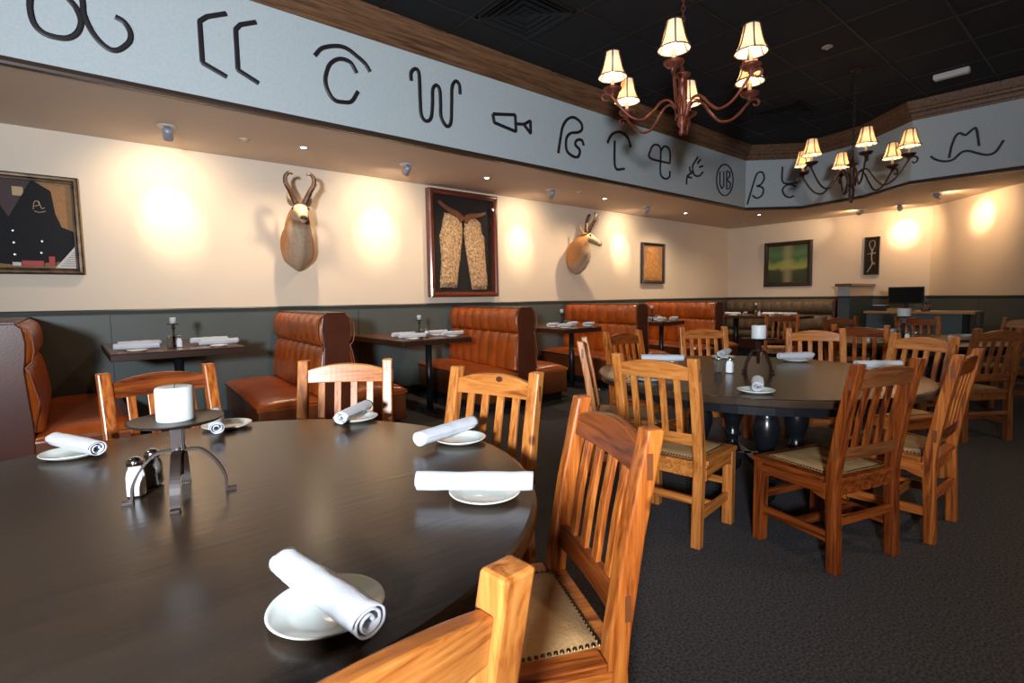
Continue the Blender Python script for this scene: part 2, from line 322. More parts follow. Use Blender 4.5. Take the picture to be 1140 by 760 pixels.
# ------------------------------------------------------------------ ranch brands on the fascia
BR={
 1: [[(0.044, 3.304), (-0.025, 3.242), (-0.06, 3.159), (-0.051, 3.041), (0.002, 2.985), (0.1, 2.985), (0.162, 3.032), (0.191, 3.116), (0.172, 3.196), (0.139, 3.241), (0.092, 3.293), (0.044, 3.304)], [(0.237, 3.4), (0.208, 3.31), (0.208, 3.236), (0.21, 3.168), (0.249, 3.064), (0.312, 2.994), (0.376, 2.985), (0.446, 3.056), (0.46, 3.127), (0.429, 3.189), (0.38, 3.21)]] ,
 2: [[(1.085, 3.455), (0.947, 3.388), (0.896, 3.34), (0.898, 3.042), (1.063, 2.978)], [(1.298, 3.458), (1.177, 3.4), (1.142, 3.356), (1.143, 3.052), (1.294, 2.986)]] ,
 3: [[(1.756, 3.327), (1.821, 3.404), (1.941, 3.457), (2.039, 3.466), (2.13, 3.429), (2.214, 3.381), (2.261, 3.322)], [(2.13, 3.276), (2.076, 3.353), (1.994, 3.362), (1.92, 3.326), (1.869, 3.26), (1.838, 3.14), (1.868, 3.041), (1.922, 2.992), (1.995, 2.993), (2.071, 3.017), (2.135, 3.118)]] ,
 4: [[(2.685, 3.346), (2.687, 3.422), (2.732, 3.467), (2.774, 3.435), (2.779, 3.199), (2.788, 3.046), (2.841, 2.997), (2.899, 3.043), (2.919, 3.186), (2.926, 3.318), (2.967, 3.371), (3.008, 3.337), (3.015, 3.207), (3.018, 3.076), (3.078, 2.995), (3.134, 3.041), (3.149, 3.237), (3.159, 3.399), (3.205, 3.468), (3.25, 3.439), (3.256, 3.35)]] ,
 5: [[(3.682, 3.239), (4.005, 3.295), (4.015, 3.113), (3.705, 3.151), (3.682, 3.239)], [(4.016, 3.199), (4.134, 3.217), (4.236, 3.277), (4.241, 3.132), (4.134, 3.217)]] ,
 6: [[(4.688, 2.985), (4.72, 3.134), (4.768, 3.313), (4.857, 3.42), (4.975, 3.461), (5.095, 3.42), (5.113, 3.346), (5.04, 3.295), (4.905, 3.259), (4.83, 3.178), (4.836, 3.042), (4.937, 2.99), (5.038, 2.995), (5.072, 3.081), (4.99, 3.137), (5.023, 3.198), (5.112, 3.209), (5.147, 3.153)]] ,
 7: [[(5.608, 3.266), (5.704, 3.393), (5.864, 3.452), (6.027, 3.415), (6.11, 3.292)], [(5.757, 3.317), (5.773, 2.973), (5.967, 2.98)]] ,
 8: [[(7.049, 3.213), (6.56, 3.214), (6.563, 3.325), (6.64, 3.412), (6.755, 3.425), (6.814, 3.358), (6.81, 3.04), (6.93, 2.973), (7.041, 3.017), (7.051, 3.101)], [(6.814, 3.358), (6.899, 3.437), (7.014, 3.426), (7.055, 3.351), (7.049, 3.213)]] ,
 9: [[(7.828, 3.431), (7.721, 3.327), (7.668, 3.246), (7.726, 3.137), (7.868, 3.141), (7.974, 3.215)], [(7.901, 3.403), (7.81, 3.326)], [(7.864, 3.278), (7.971, 3.308)], [(7.589, 3.248), (7.606, 3.179), (7.683, 3.174), (7.531, 3.096), (7.504, 2.962)], [(7.532, 3.079), (7.647, 3.081)]] ,
 10: [[(8.954, 3.217), (8.94, 3.125), (8.894, 3.04), (8.821, 2.973), (8.731, 2.932), (8.636, 2.921), (8.546, 2.942), (8.472, 2.991), (8.423, 3.061), (8.404, 3.146), (8.417, 3.234), (8.46, 3.316), (8.529, 3.383), (8.617, 3.426), (8.712, 3.44), (8.803, 3.422), (8.881, 3.375), (8.933, 3.304), (8.954, 3.217)], [(8.506, 3.305), (8.514, 3.092), (8.584, 3.026), (8.642, 3.078), (8.632, 3.322)], [(8.725, 3.335), (8.743, 3.038), (8.845, 3.065), (8.867, 3.151), (8.736, 3.198), (8.838, 3.261), (8.835, 3.335), (8.725, 3.335)]] ,
 11: [[(0.036, 2.845), (0.097, 3.075), (0.154, 3.277), (0.198, 3.385), (0.279, 3.402), (0.318, 3.298), (0.26, 3.187), (0.195, 3.166), (0.285, 3.139), (0.31, 3.073), (0.274, 2.986), (0.193, 2.954), (0.119, 3.003)]] ,
 12: [[(0.624, 3.483), (0.642, 3.209), (0.886, 3.2)], [(0.862, 3.136), (0.785, 3.166), (0.704, 3.164), (0.635, 3.089), (0.673, 2.989), (0.753, 2.947), (0.836, 2.973)]] ,
 13: [[(0.215, 3.087), (0.276, 3.031), (0.369, 2.989), (0.457, 2.996), (0.541, 3.072), (0.612, 3.077), (0.699, 3.031), (0.797, 2.99), (0.877, 3.012), (0.948, 3.141)], [(0.415, 3.024), (0.435, 3.177), (0.472, 3.297), (0.516, 3.324), (0.574, 3.289), (0.636, 3.341), (0.677, 3.34), (0.715, 3.117)]] ,
}
names={1:('ring and open hook brand mark at far left of the grey band','o'),2:('twin angular bracket brand mark, second from left on grey band',''),3:('brand mark of a C under a short arc on grey band',''),
4:('running W brand mark with curled ends on grey band',''),5:('cow bell outline brand mark lying sideways with small triangle',''),6:('curly R and S joined brand mark left of the nearer chandelier',''),
7:('L under a round arc brand mark behind nearer chandelier',''),8:('joined double loop brand mark with long tail under the nearer chandelier',''),9:('small kicking figure brand mark with short strokes right of double loops',''),
10:('oval brand mark enclosing letters U and B beside the corner',''),11:('slanted beta shaped brand mark on second facet of grey band',''),12:('L over C brand mark left of the farther chandelier',''),
13:('hat and wavy brim brand mark at right end of grey band','')}
for i,ls in BR.items():
    a,b=((Vector((0,4.672)),Vector((1,4.672))) if i<=10 else ((Vector(F[1]),Vector(F[2])) if i<=12 else (Vector(F[4]),Vector((9.218,1.034)))))
    d=(b-a).normalized(); nn=Vector((d.y,-d.x))
    bm=NB(); w=.0165 if i<8 else (.0135 if i!=10 else .010)
    for l in ls:
        pts=[Vector((a.x+d.x*u+nn.x*.006,a.y+d.y*u+nn.y*.006,z)) for u,z in l]
        if i not in (2,5,10) or len(l)>12: pts=catmull(pts,5)
        else:
            q=[]
            for p0,p1 in zip(pts,pts[1:]): q+= [p0+(p1-p0)*t for t in (0.02,.3,.6,.98)]
            pts=q
        nv=Vector((nn.x,nn.y,0)); rings=[]
        for k,p in enumerate(pts):
            t=(pts[min(k+1,len(pts)-1)]-pts[max(k-1,0)]).normalized(); s=t.cross(nv).normalized()
            rings.append([bm.verts.new(p+s*x+nv*y) for x,y in ((-w,-.005),(-w,.007),(-w*.5,.011),(w*.5,.011),(w,.007),(w,-.005))])
        for r0,r1 in zip(rings,rings[1:]):
            for j in range(6): bm.faces.new((r0[j],r0[(j+1)%6],r1[(j+1)%6],r1[j]))
        bm.faces.new(rings[0][::-1]); bm.faces.new(rings[-1])
    tag(link('brand_mark',bm,M['brand'],smooth=False),names[i][0],'wall sign','ranch brand marks on the grey band')
# ------------------------------------------------------------------ lamps in the soffit and ceiling
def spot(loc,tgt,pw,col,ang,blend=1,r=.03):
    l=bpy.data.lights.new('lamp_beam','SPOT'); l.energy=pw; l.color=col; l.spot_size=math.radians(ang); l.spot_blend=blend; l.shadow_soft_size=r
    o=bpy.data.objects.new('lamp_beam',l); COL.objects.link(o); o.location=loc
    o.rotation_euler=(Vector(tgt)-Vector(loc)).to_track_quat('-Z','Y').to_euler(); return o
WARM=(1,.66,.34); WARM2=(1,.74,.47)
GIM=[((.757,5.47),(.84,WY,2.06),'above the framed black vest side'),((3.02,5.40),(3.03,WY,2.07),'between pronghorn head and chaps case'),
((5.32,5.43),(5.37,WY,2.03),'before the second pronghorn head'),((7.62,5.48),(7.80,WY,2.10),'before the small framed leather piece'),
((11.05,3.35),(11.78,4.6,2.5),'near the green painting, aimed sideways'),((11.03,2.757),(WX,2.86,2.33),'above the narrow framed piece'),((10.152,2.071),(11.0,1.60,2.38),'nearest the diagonal wall')]
gmb=None
for i,((x,y),tg,w) in enumerate(GIM):
    lab='adjustable metal ceiling spotlight '+w
    v=(Vector(tg)-Vector((x,y,ZS-.06))); v.normalize()
    t=thing('ceiling_spotlight',lab,'ceiling light',(x,y,ZS),0,'adjustable spotlights in the soffit')
    bm=NB(); lathe(bm,[(0,0),(.075,0),(.078,-.006),(.06,-.010),(0,-.010)],24); link('mounting_ring',bm,M['whitefix'],t,smooth=True)
    q=v.to_track_quat('-Z','Y').to_matrix().to_4x4()
    bm=NB(); lathe(bm,[(0,.05),(.03,.05),(.038,.03),(.040,-.05),(.036,-.05),(.034,-.03),(0,-.028)],24); bmesh.ops.transform(bm,matrix=Matrix.Translation((0,0,-.062))@q,verts=bm.verts); link('lamp_can',bm,M['gimbal'],t,smooth=True)
    bm=NB(); lathe(bm,[(0,-.031),(.032,-.031),(.032,-.034),(0,-.036)],20); bmesh.ops.transform(bm,matrix=Matrix.Translation((0,0,-.062))@q,verts=bm.verts); link('lens',bm,M['lens2'],t)
    p=Vector((x,y,ZS-.062))+v*.06
    pw=[54,60,60,60,30,62,62][i]
    spot(p,tg,pw*.62,(1,.62,.32) if i>3 else (1,.74,.48),130,1,.02)
    spot(p,tg,pw*1.0,(1,.75,.46),42,1,.02)
DL=[(1.888,5.413,'right of the leftmost spotlight'),(4.15,5.396,'above the framed sheepskin chaps'),(6.468,5.436,'above the second pronghorn head'),(8.804,5.488,'right of the small framed leather piece'),(10.185,4.778,'behind the corner of the grey band')]
for i,(x,y,w) in enumerate(DL):
    t=thing('recessed_downlight','small recessed warm downlight '+w,'ceiling light',(x,y,ZS),0,'recessed downlights in the soffit')
    bm=NB(); lathe(bm,[(.026,0),(.052,0),(.054,-.004),(.028,-.006),(.026,.0)],24); link('bezel',bm,M['whitefix'],t,smooth=True)
    bm=NB(); lathe(bm,[(0,-.001),(.025,-.001),(.023,-.004),(0,-.005)],20); link('lens',bm,M['lens'],t)
    spot((x,y,ZS-.02),(x,y,0),62,WARM2,150,1,.03)
for (x,y,w) in ((1.365,5.476,'between the first two lit lamps'),(5.75,5.30,'between second pronghorn head lamps'),(11.046,5.501,'near far left corner')):
    bm=NB(); lathe(bm,[(0,0),(.045,0),(.05,-.004),(.028,-.010),(.012,-.012),(.012,-.022),(0,-.024)],20,(x,y,ZS+.002)); tag(link('ceiling_sprinkler',bm,M['soffit'],smooth=True),'flat round sprinkler cover in soffit '+w,'sprinkler','sprinkler covers in the soffit')
bm=NB(); lathe(bm,[(0,0),(.05,0),(.055,-.008),(.045,-.014),(.03,-.012),(.012,-.02),(.01,-.035),(0,-.036)],24,(6.331,2.29,ZC-.007)); tag(link('ceiling_sprinkler',bm,M['metalring'],smooth=True),'ring shaped metal sprinkler head on black ceiling between chandeliers','sprinkler')
t=thing('ceiling_fixture','white narrow box fixture on black ceiling at upper right','fixture',(8.2,1.6,ZC-.007),0)
bm=NB(); box(bm,-.045,.045,-.17,.17,-.06,0); link('housing',bm,M['whitefix'],t,bevel=.012)
bm=NB(); box(bm,-.036,.036,-.155,.155,-.066,-.0605); link('diffuser',bm,M['paper'],t)
def vent(x,y,label,s=.6):
    t=thing('ceiling_vent',label,'vent',(x,y,ZC-.007),0,'black air vents in the ceiling')
    bm=NB()
    for a in range(4):
        r=Matrix.Rotation(a*PI/2,4,'Z')
        for k in range(4):
            u=s/2-.065*k; 
            vs=[bm.verts.new(r@Vector(p)) for p in ((-u,-u,-.03+.004*k),(u,-u,-.03+.004*k),(u-.05,-u+.05,0-.0),(-u+.05,-u+.05,0))]
            bm.faces.new(vs)
    o=link('louvre',bm,M['tile'],t); md=o.modifiers.new('s','SOLIDIFY'); md.thickness=.004
    bm=NB()
    for a in range(4):
        box(bm,-s/2-.03,s/2+.03,-s/2-.03,-s/2,-.012,0,Matrix.Rotation(a*PI/2,4,'Z'))
    link('vent_frame',bm,M['tbar'],t)
vent(3.40,3.80,'square black louvred air vent at top centre of ceiling'); vent(8.08,3.45,'square black louvred air vent near far corner of ceiling')
# ------------------------------------------------------------------ chandeliers
def chandelier(loc,chain_top,rot,label,m_iron,hs=1):
    """loc = base of the pendant finial; lamps on six S-curved arms"""
    t=thing('chandelier',label,'chandelier',loc,rot,'six arm iron chandeliers')
    top=chain_top-loc[2]
    bm=NB(); lathe(bm,[(0,0),(.012,.005),(.022,.03),(.012,.055),(.03,.075),(.034,.10),(.028,.13),(.036,.15),(.036,.17),(.027,.19),(.027,.33),(.038,.35),(.03,.37),(.03,.43),(.06,.445),(.062,.455),(.02,.465),(.014,.50),(.01,.52),(0,.525)],20)
    link('column',bm,m_iron,t,smooth=True)
    bm=NB()
    for k in range(3):
        a=k*2*PI/3+.4
        tube(bm,[(.045*math.cos(a),.045*math.sin(a),z) for z in (.12,.2,.3,.42)],.007,6)
    link('column_rods',bm,m_iron,t,smooth=True)
    # chain
    bm=NB(); z=.50; k=0
    while z<top-.03:
        pts=[]
        for q in range(13):
            a=2*PI*q/12; x=.012*math.cos(a); zz=.026*math.sin(a)
            pts.append((x,0,z+.02+zz) if k%2==0 else (0,x,z+.02+zz))
        sweep(bm,pts,circ(.0035,5),cap=False,up=Vector((0.3,1,0.2))); z+=.038; k+=1
    link('chain',bm,m_iron,t,smooth=True)
    bm=NB(); lathe(bm,[(0,top-.035),(.01,top-.035),(.02,top-.02),(.055,top-.012),(.065,top),(0,top)],24); link('canopy',bm,m_iron,t,smooth=True)
    for k in range(6):
        a=k*PI/3; c,s=math.cos(a),math.sin(a); f=lambda r,z:(r*c,r*s,z*hs)
        g0=lambda r,z:(r*c,r*s,z)
        bm=NB()
        ctrl=[f(.035,.20),f(.055,.30),f(.10,.375),f(.165,.36),f(.235,.25),f(.31,.165),f(.40,.185),f(.475,.27),f(.53,.36),f(.565,.41),f(.605,.42),f(.63,.395),f(.622,.36),f(.595,.352),f(.583,.372)]
        pts=catmull(ctrl,4); tube(bm,pts,lambda u:.0105 if u<.8 else .0105-.004*(u-.8)/.2,8)
        arm=link('arm',bm,m_iron,t,smooth=True)
        bm=NB(); lathe(bm,[(0,.40),(.018,.405),(.012,.42),(.05,.432),(.066,.447),(.07,.46),(.064,.455),(.048,.443),(.018,.44),(.016,.452),(0,.452)],20,g0(.55,-.40*(1-hs))); link('drip_pan',bm,m_iron,arm,smooth=True)
        bm=NB(); lathe(bm,[(0,.445),(.0145,.445),(.0145,.555),(.008,.562),(0,.562)],14,g0(.55,-.40*(1-hs))); link('candle_sleeve',bm,M['candlestick'],arm,smooth=True)
        bm=NB(); lathe(bm,[(0,.56),(.01,.565),(.017,.59),(.014,.62),(.005,.645),(0,.65)],12,g0(.55,-.40*(1-hs))); link('bulb',bm,M['bulb'],arm,smooth=True)
        prof=[(.108,.54),(.098,.555),(.084,.585),(.073,.62),(.063,.665),(.052,.72)]; zo=-.40*(1-hs)
        bm=NB()
        lathe(bm,prof,32,g0(.55,-.40*(1-hs))); sh=link('lamp_shade',bm,M['shade'],t,smooth=True)
        bm=NB()
        for r,z in ((.1085,.54),(.0525,.72)): sweep(bm,[(f(.55,0)[0]+r*math.cos(q*PI/12),f(.55,0)[1]+r*math.sin(q*PI/12),z+zo) for q in range(25)],circ(.0042,5),cap=False)
        for q in range(6):
            an=q*PI/3+.2; sweep(bm,[(f(.55,0)[0]+(r+.001)*math.cos(an),f(.55,0)[1]+(r+.001)*math.sin(an),z+zo) for r,z in prof],circ(.0058,5))
        link('shade_ribs',bm,M['shade_trim'],sh,smooth=True)
        l=bpy.data.lights.new('bulb_glow','POINT'); l.energy=7; l.color=(1,.62,.30); l.shadow_soft_size=.02
        o=bpy.data.objects.new('bulb_glow',l); COL.objects.link(o)
        w=Matrix.Translation(loc)@Matrix.Rotation(rot,4,'Z')@Vector(g0(.55,.575-.40*(1-hs))); o.location=w
a1=math.atan2(-2.36,-3.72)
chandelier((3.72,2.36,2.47),ZC-.007,a1-.10,'nearer and larger looking rust red chandelier with six lit shades',M['copper'],.69)
a2=math.atan2(-2.3,-7.24)
chandelier((7.243,2.301,2.31),ZC-.007,a2+.22,'farther dark bronze chandelier hanging from the ceiling near far corner',M['iron_dk'])
# ------------------------------------------------------------------ pine dining chairs
HC=.945
def rrbox(bm,pts,w0,w1): pass
CH={}
def post_path(): return [(-.20,0,.048),(-.192,.20,.048),(-.180,.40,.052),(-.186,.47,.052),(-.222,.70,.048),(-.272,.945,.044)]
def make_chair(k):
    """local +Y is the way the sitter faces"""
    W={a:M[k+a] for a in 'xyz'}
    t=bpy.data.objects.new('dining_chair',None); COL.objects.link(t); t['category']='chair'
    for s in (-1,1):
        bm=NB(); x=s*.205; rings=[]
        for y,z,d in post_path():
            rings.append([bm.verts.new((x+a*.0245,y+b*d/2,z)) for a,b in ((-1,-1),(1,-1),(1,1),(-1,1))])
        for r0,r1 in zip(rings,rings[1:]):
            for j in range(4): bm.faces.new((r0[j],r0[(j+1)%4],r1[(j+1)%4],r1[j]))
        bm.faces.new(rings[0][::-1]); bm.faces.new(rings[-1])
        p=link('rear_post',bm,W['z'],t,bevel=.006)
        for y,z in ((-.255,.865),(-.203,.545)):
            bm=NB(); box(bm,x+s*.0243-.002,x+s*.0243+.002,y-.007,y+.007,z-.032,z+.028); link('tenon_end',bm,M['tenon'],p)
        bm=NB(); box(bm,s*.212-.027,s*.212+.027,.165,.215,0,.408); link('front_leg',bm,W['z'],t,bevel=.006)
    def yb(z):
        P=post_path()
        for (y0,z0,_),(y1,z1,_) in zip(P,P[1:]):
            if z0<=z<=z1: return y0+(y1-y0)*(z-z0)/(z1-z0)
    # arched crest rail, gently bowed backwards
    def rail(name,zb,zt,arch,th,bow,mt,archb=0):
        bm=NB(); n=14; R=[]
        for i in range(n+1):
            u=-1+2*i/n; x=u*.182; a=arch*(1-u*u); ab=archb*(1-u*u)
            ring=[]
            for z,sg in ((zb+ab,-1),(zb+ab,1),(zt+a,1),(zt+a,-1)):
                ring.append(bm.verts.new((x,yb(min(z,.94))-bow*(1-u*u)+sg*th/2,z)))
            R.append(ring)
        for r0,r1 in zip(R,R[1:]):
            for j in range(4): bm.faces.new((r0[j],r0[(j+1)%4],r1[(j+1)%4],r1[j]))
        bm.faces.new(R[0][::-1]); bm.faces.new(R[-1])
        return link(name,bm,mt,t,bevel=.004)
    rail('crest_rail',.835,.898,.028,.026,.012,M['redx'] if k=='amber' else (M['darkx'] if k=='red' else W['x']))
    rail('lower_rail',.505,.565,.0,.024,.010,M['redx'] if k=='amber' else (M['darkx'] if k=='red' else W['x']),-.0)
    for i in range(4):
        x=(-1.5+i)*.078
        bm=NB(); R=[]
        for z in (.562,.70,.845):
            y=yb(z)-.008; R.append([bm.verts.new((x+a*.0165,y+b*.007,z)) for a,b in ((-1,-1),(1,-1),(1,1),(-1,1))])
        for r0,r1 in zip(R,R[1:]):
            for j in range(4): bm.faces.new((r0[j],r0[(j+1)%4],r1[(j+1)%4],r1[j]))
        bm.faces.new(R[0][::-1]); bm.faces.new(R[-1]); link('back_slat',bm,W['z'],t,bevel=.002)
    # seat frame rails with small corner curves
    bm=NB()
    out=[(-.165,.405),(.185,.405),(.185,.335),(.15,.338),(.11,.352),(-.09,.352),(-.13,.338),(-.165,.33)]
    for s in (-1,1): prism(bm,[(y,z) for y,z in out],s*.222-.012,s*.222+.012,'x')
    fr=[(-.186,.405),(.186,.405),(.186,.335),(.15,.345),(.11,.355),(-.11,.355),(-.15,.345),(-.186,.335)]
    prism(bm,fr,.19,.213,'y'); prism(bm,[(-.181,.405),(.181,.405),(.181,.345),(-.181,.345)],-.193,-.17,'y')
    link('seat_apron',bm,W['y'],t,bevel=.002)
    bm=NB(); prism(bm,[(-.178,-.205),(.178,-.205),(.18,-.152),(.237,-.152),(.243,.225),(-.243,.225),(-.237,-.152),(-.18,-.152)],.405,.428,'z'); link('seat_frame',bm,W['y'],t,bevel=.004)
    bm=NB(); nx,ny=12,12; G=[]
    for j in range(ny+1):
        row=[]
        for i in range(nx+1):
            u=-1+2*i/nx; v=-1+2*j/ny; h=.014*((1-u**6)*(1-v**6))**.5
            row.append(bm.verts.new((u*(.178+.012*(v+1)/2),.012+v*.178,.4285+h)))
        G.append(row)
    for j in range(ny):
        for i in range(nx): bm.faces.new((G[j][i],G[j][i+1],G[j+1][i+1],G[j+1][i]))
    seat=link('seat',bm,M['leather_seat'],t,smooth=True)
    bm=NB()
    def nailpath():
        c=[(-.172,-.160),(.172,-.160),(.184,.184),(-.184,.184)]
        for a,b in zip(c,c[1:]+c[:1]):
            L=math.hypot(b[0]-a[0],b[1]-a[1]); n=int(L/.0155)
            for i in range(n): yield a[0]+(b[0]-a[0])*i/n,a[1]+(b[1]-a[1])*i/n
    for x,y in nailpath():
        lathe(bm,[(.0062,-.001),(.0045,.0035),(0,.005)],6,(x,y,.431))
    link('nailhead_trim',bm,M['nail'],seat,smooth=True)
    # stretchers
    for s in (-1,1):
        bm=NB(); box(bm,s*.21-.011,s*.21+.011,-.176,.168,.135,.18); link('side_stretcher',bm,W['y'],t,bevel=.003)
    bm=NB(); box(bm,-.199,.199,-.02,.005,.142,.178); link('cross_stretcher',bm,W['x'],t,bevel=.003)
    bm=NB(); box(bm,-.185,.185,.178,.200,.215,.25); link('front_stretcher',bm,W['x'],t,bevel=.003)
    bm=NB(); box(bm,-.181,.181,-.209,-.187,.215,.25); link('rear_stretcher',bm,W['x'],t,bevel=.003)
    return t
def put_chair(k,mid,face,label,z=0):
    """mid: point between the two post tops; face: direction the sitter looks"""
    f=Vector(face).normalized(); rz=math.atan2(f.y,f.x)-PI/2
    o=Vector(mid)+f*.272
    if k not in CH:
        CH[k]=make_chair(k); t=CH[k]; t.location=(o.x,o.y,z); t.rotation_euler=(0,0,rz); t['label']=label; t['group']='pine dining chairs'; return t
    return dup(CH[k],(o.x,o.y,z),rz,label,'pine dining chairs')
PC=[
('gold',(.150,.420),(-.07,1.0),'nearest pine chair, only its corner post and top rail visible at bottom edge'),
('amber',(1.078,.880),(-.90,.43),'large orange pine chair at right edge of the foreground table, seen from behind'),
('gold',(1.356,1.729),(-.96,-.26),'pale pine chair with dark knot in its top rail at foreground table'),
('gold',(1.048,2.540),(-.58,-.81),'pale pine chair at the back of the foreground table, second booth behind it'),
('amber',(.300,2.850),(.17,-.98),'pine chair behind the pillar candle on the left side of foreground table'),
('gold',(2.204,1.542),(.99,.13),'golden pine chair at the left front of the middle table, back towards viewer'),
('gold',(2.77,2.53),(.62,-.78),'pine chair seen edge on at the left of the middle table'),
('amber',(3.60,2.83),(-.05,-1),'pine chair with red top rail at the left back of middle table'),
('gold',(4.565,2.645),(-.60,-.80),'pine chair facing viewer at back of middle table, below the corner booth'),
('gold',(4.92,1.80),(-.85,-.53),'pine chair at far side of the middle table, directly right of its candle'),
('gold',(4.56,.966),(-.90,.43),'golden pine chair on the far right side of the middle table'),
('amber',(3.40,.535),(.02,1),'pine chair seen edge on at the right of the middle table'),
('red',(2.71,.690),(.28,.96),'reddish brown pine chair at the right front of the middle table'),
('amber',(5.63,1.675),(.93,.2),'pine chair with its back to the middle table, pulled to farther round table'),
('dark',(5.72,.715),(.55,.83),'dark shaded pine chair at far right, back towards viewer'),
('amber',(7.983,1.766),(-.88,-.47),'pine chair facing viewer in front of the host desk'),
('red',(7.594,2.485),(-.62,-.78),'reddish chair in front of the low stub wall'),
('dark',(7.95,.82),(-.72,.69),'dark pine chair cut by the right edge of the photo'),
('amber',(8.10,3.42),(.85,.5),'orange pine chair near the right end of the banquette table'),
]
for a in PC:
    t=put_chair(*a)
    if 'dark knot' in a[3]:
        for x,z,r in ((-.03,.905,.013),):
            bm=NB(); lathe(bm,[(0,0),(r*.5,.0012),(r,0)],14); bmesh.ops.transform(bm,matrix=Matrix.Translation((x,-.288,z))@Matrix.Rotation(PI/2+.2,4,'X')@Matrix.Diagonal((1.3,.9,1,1)),verts=bm.verts)
            link('wood_knot',bm,mat('dark_knot',(.07,.02,.012),.5),t)
            bm=NB(); lathe(bm,[(0,0),(r*.5,.0012),(r,0)],14); bmesh.ops.transform(bm,matrix=Matrix.Translation((x,-.2585,z))@Matrix.Rotation(-PI/2+.2,4,'X')@Matrix.Diagonal((1.3,.9,1,1)),verts=bm.verts)
            link('wood_knot',bm,mat('dark_knot',(.07,.02,.012),.5),t)

# ------------------------------------------------------------------ round tables
TZ=.745
def round_table(c,r,label):
    t=thing('round_table',label,'table',(c[0],c[1],0),0,'large round pedestal tables')
    bm=NB(); lathe(bm,[(0,TZ),(r-.012,TZ),(r-.003,TZ-.003),(r,TZ-.010),(r,TZ-.034),(r-.008,TZ-.042),(0,TZ-.042)],128); link('tabletop',bm,M['tabletop'],t,smooth=False)
    bm=NB(); lathe(bm,[(r-.14,TZ-.0425),(r-.10,TZ-.0425),(r-.10,TZ-.10),(r-.14,TZ-.10),(r-.14,TZ-.0425)],64); link('apron',bm,M['ebony'],t)
    bm=NB(); box(bm,-.3,.3,-.3,.3,.60,.70); link('pedestal_block',bm,M['ebony'],t,bevel=.01)
    prof=[(0,.60),(.055,.60),(.06,.57),(.045,.55),(.06,.52),(.075,.46),(.07,.40),(.05,.34),(.04,.30),(.055,.28),(.055,.265),(.04,.25),(.035,.22),(.05,.19),(.05,.17),(.03,.16),(.03,.145),(.055,.13),(.068,.085),(.055,.03),(.03,.004),(0,0)]
    for a in range(4):
        an=PI/4+a*PI/2; bm=NB(); lathe(bm,prof,24,(.30*math.cos(an),.30*math.sin(an),0)); link('turned_leg',bm,M['ebony'],t,smooth=True)
    bm=NB()
    for a in (PI/4,-PI/4):
        box(bm,-.25,.25,-.022,.022,.20-.02,.20+.02,Matrix.Rotation(a,4,'Z'))
    link('cross_brace',bm,M['ebony'],t)
    return t
T1=(.211,1.532); T2=(3.33,1.60); T3=(6.85,1.60)
round_table(T1,.88,'large dark round table filling the foreground left')
round_table(T2,.955,'large dark round table in the middle, under the gap between chandeliers')
round_table(T3,.92,'round table farther back in front of the host desk')
# ------------------------------------------------------------------ table ware
PL=None
def plate(x,y,z,label,r=.09):
    global PL
    if PL is None:
        bm=NB(); lathe(bm,[(0,.0035),(.052,.0035),(.060,.006),(.084,.0155),(.089,.0175),(.090,.016),(.086,.012),(.062,.001),(.055,0),(0,0)],48)
        PL=tag(link('side_plate',bm,M['plate'],smooth=True),label,'plate','small round side plates'); o=PL
    else:
        o=PL.copy(); COL.objects.link(o); o['label']=label
    o.location=(x,y,z+.0005); o.scale=(r/.09,)*3; return o
NPS=[]
def napkin_mesh(seed,L=.28,R=.0255):
    rnd=random.Random(seed); bm=NB(); nu=70; nv=18; turns=2.5; G=[]
    th=.0024
    for s in (0,1):
        g=[]
        for j in range(nv+1):
            v=-1+2*j/nv; row=[]
            wob=noise.noise(Vector((v*2.1,seed*3.7,0)))*.0028
            for i in range(nu+1):
                u=i/nu; a=u*turns*2*PI+.5*v*(.35 if seed%2 else -.25); r=.0045+(R-.0045)*u**.7+wob*u+ (th if s else 0)
                r+=noise.noise(Vector((math.cos(a)*1.6,math.sin(a)*1.6,v*5+seed)))*.0022*u
                flat=1-.10*u
                x=v*L/2*(1-.012*math.sin(a*1.0+seed)); y=r*math.cos(a)*1.05; z=r*math.sin(a)*flat
                row.append(bm.verts.new((x,y,z)))
            g.append(row)
        G.append(g)
    A,B=G
    for j in range(nv):
        for i in range(nu):
            bm.faces.new((A[j][i],A[j][i+1],A[j+1][i+1],A[j+1][i])); bm.faces.new((B[j][i],B[j+1][i],B[j+1][i+1],B[j][i+1]))
        bm.faces.new((A[j][nu],B[j][nu],B[j+1][nu],A[j+1][nu])); bm.faces.new((A[j][0],A[j+1][0],B[j+1][0],B[j][0]))
    for i in range(nu):
        bm.faces.new((A[0][i],B[0][i],B[0][i+1],A[0][i+1])); bm.faces.new((A[nv][i],A[nv][i+1],B[nv][i+1],B[nv][i]))
    return bm
def napkin(a,b,z,label,seed=None,tilt=0,scale=1):
    """linen roll with its ends above points a and b; z = surface it lies over"""
    a=Vector(a[:2]); b=Vector(b[:2]); d=b-a; L=d.length; s=(seed if seed is not None else len(NPS))%4
    while len(NPS)<4: NPS.append(None)
    if NPS[s] is None:
        o=link('napkin_roll',napkin_mesh(s+1),M['napkin'],smooth=True); NPS[s]=o
    else:
        o=NPS[s].copy(); COL.objects.link(o)
    tag(o,label,'napkin','rolled white linen napkins')
    o.location=((a.x+b.x)/2,(a.y+b.y)/2,z+.0300*scale); o.rotation_euler=(0,tilt,math.atan2(d.y,d.x)); o.scale=(L/.28,scale,scale); return o
PZ=TZ+.0135
def setting(c,a,b,where,z=TZ,seed=None,r=.09,scale=1,tilt=0):
    plate(c[0],c[1],z,'white side plate '+where,r)
    napkin(a,b,z+.0125,'rolled white linen napkin '+where,seed,tilt,scale)
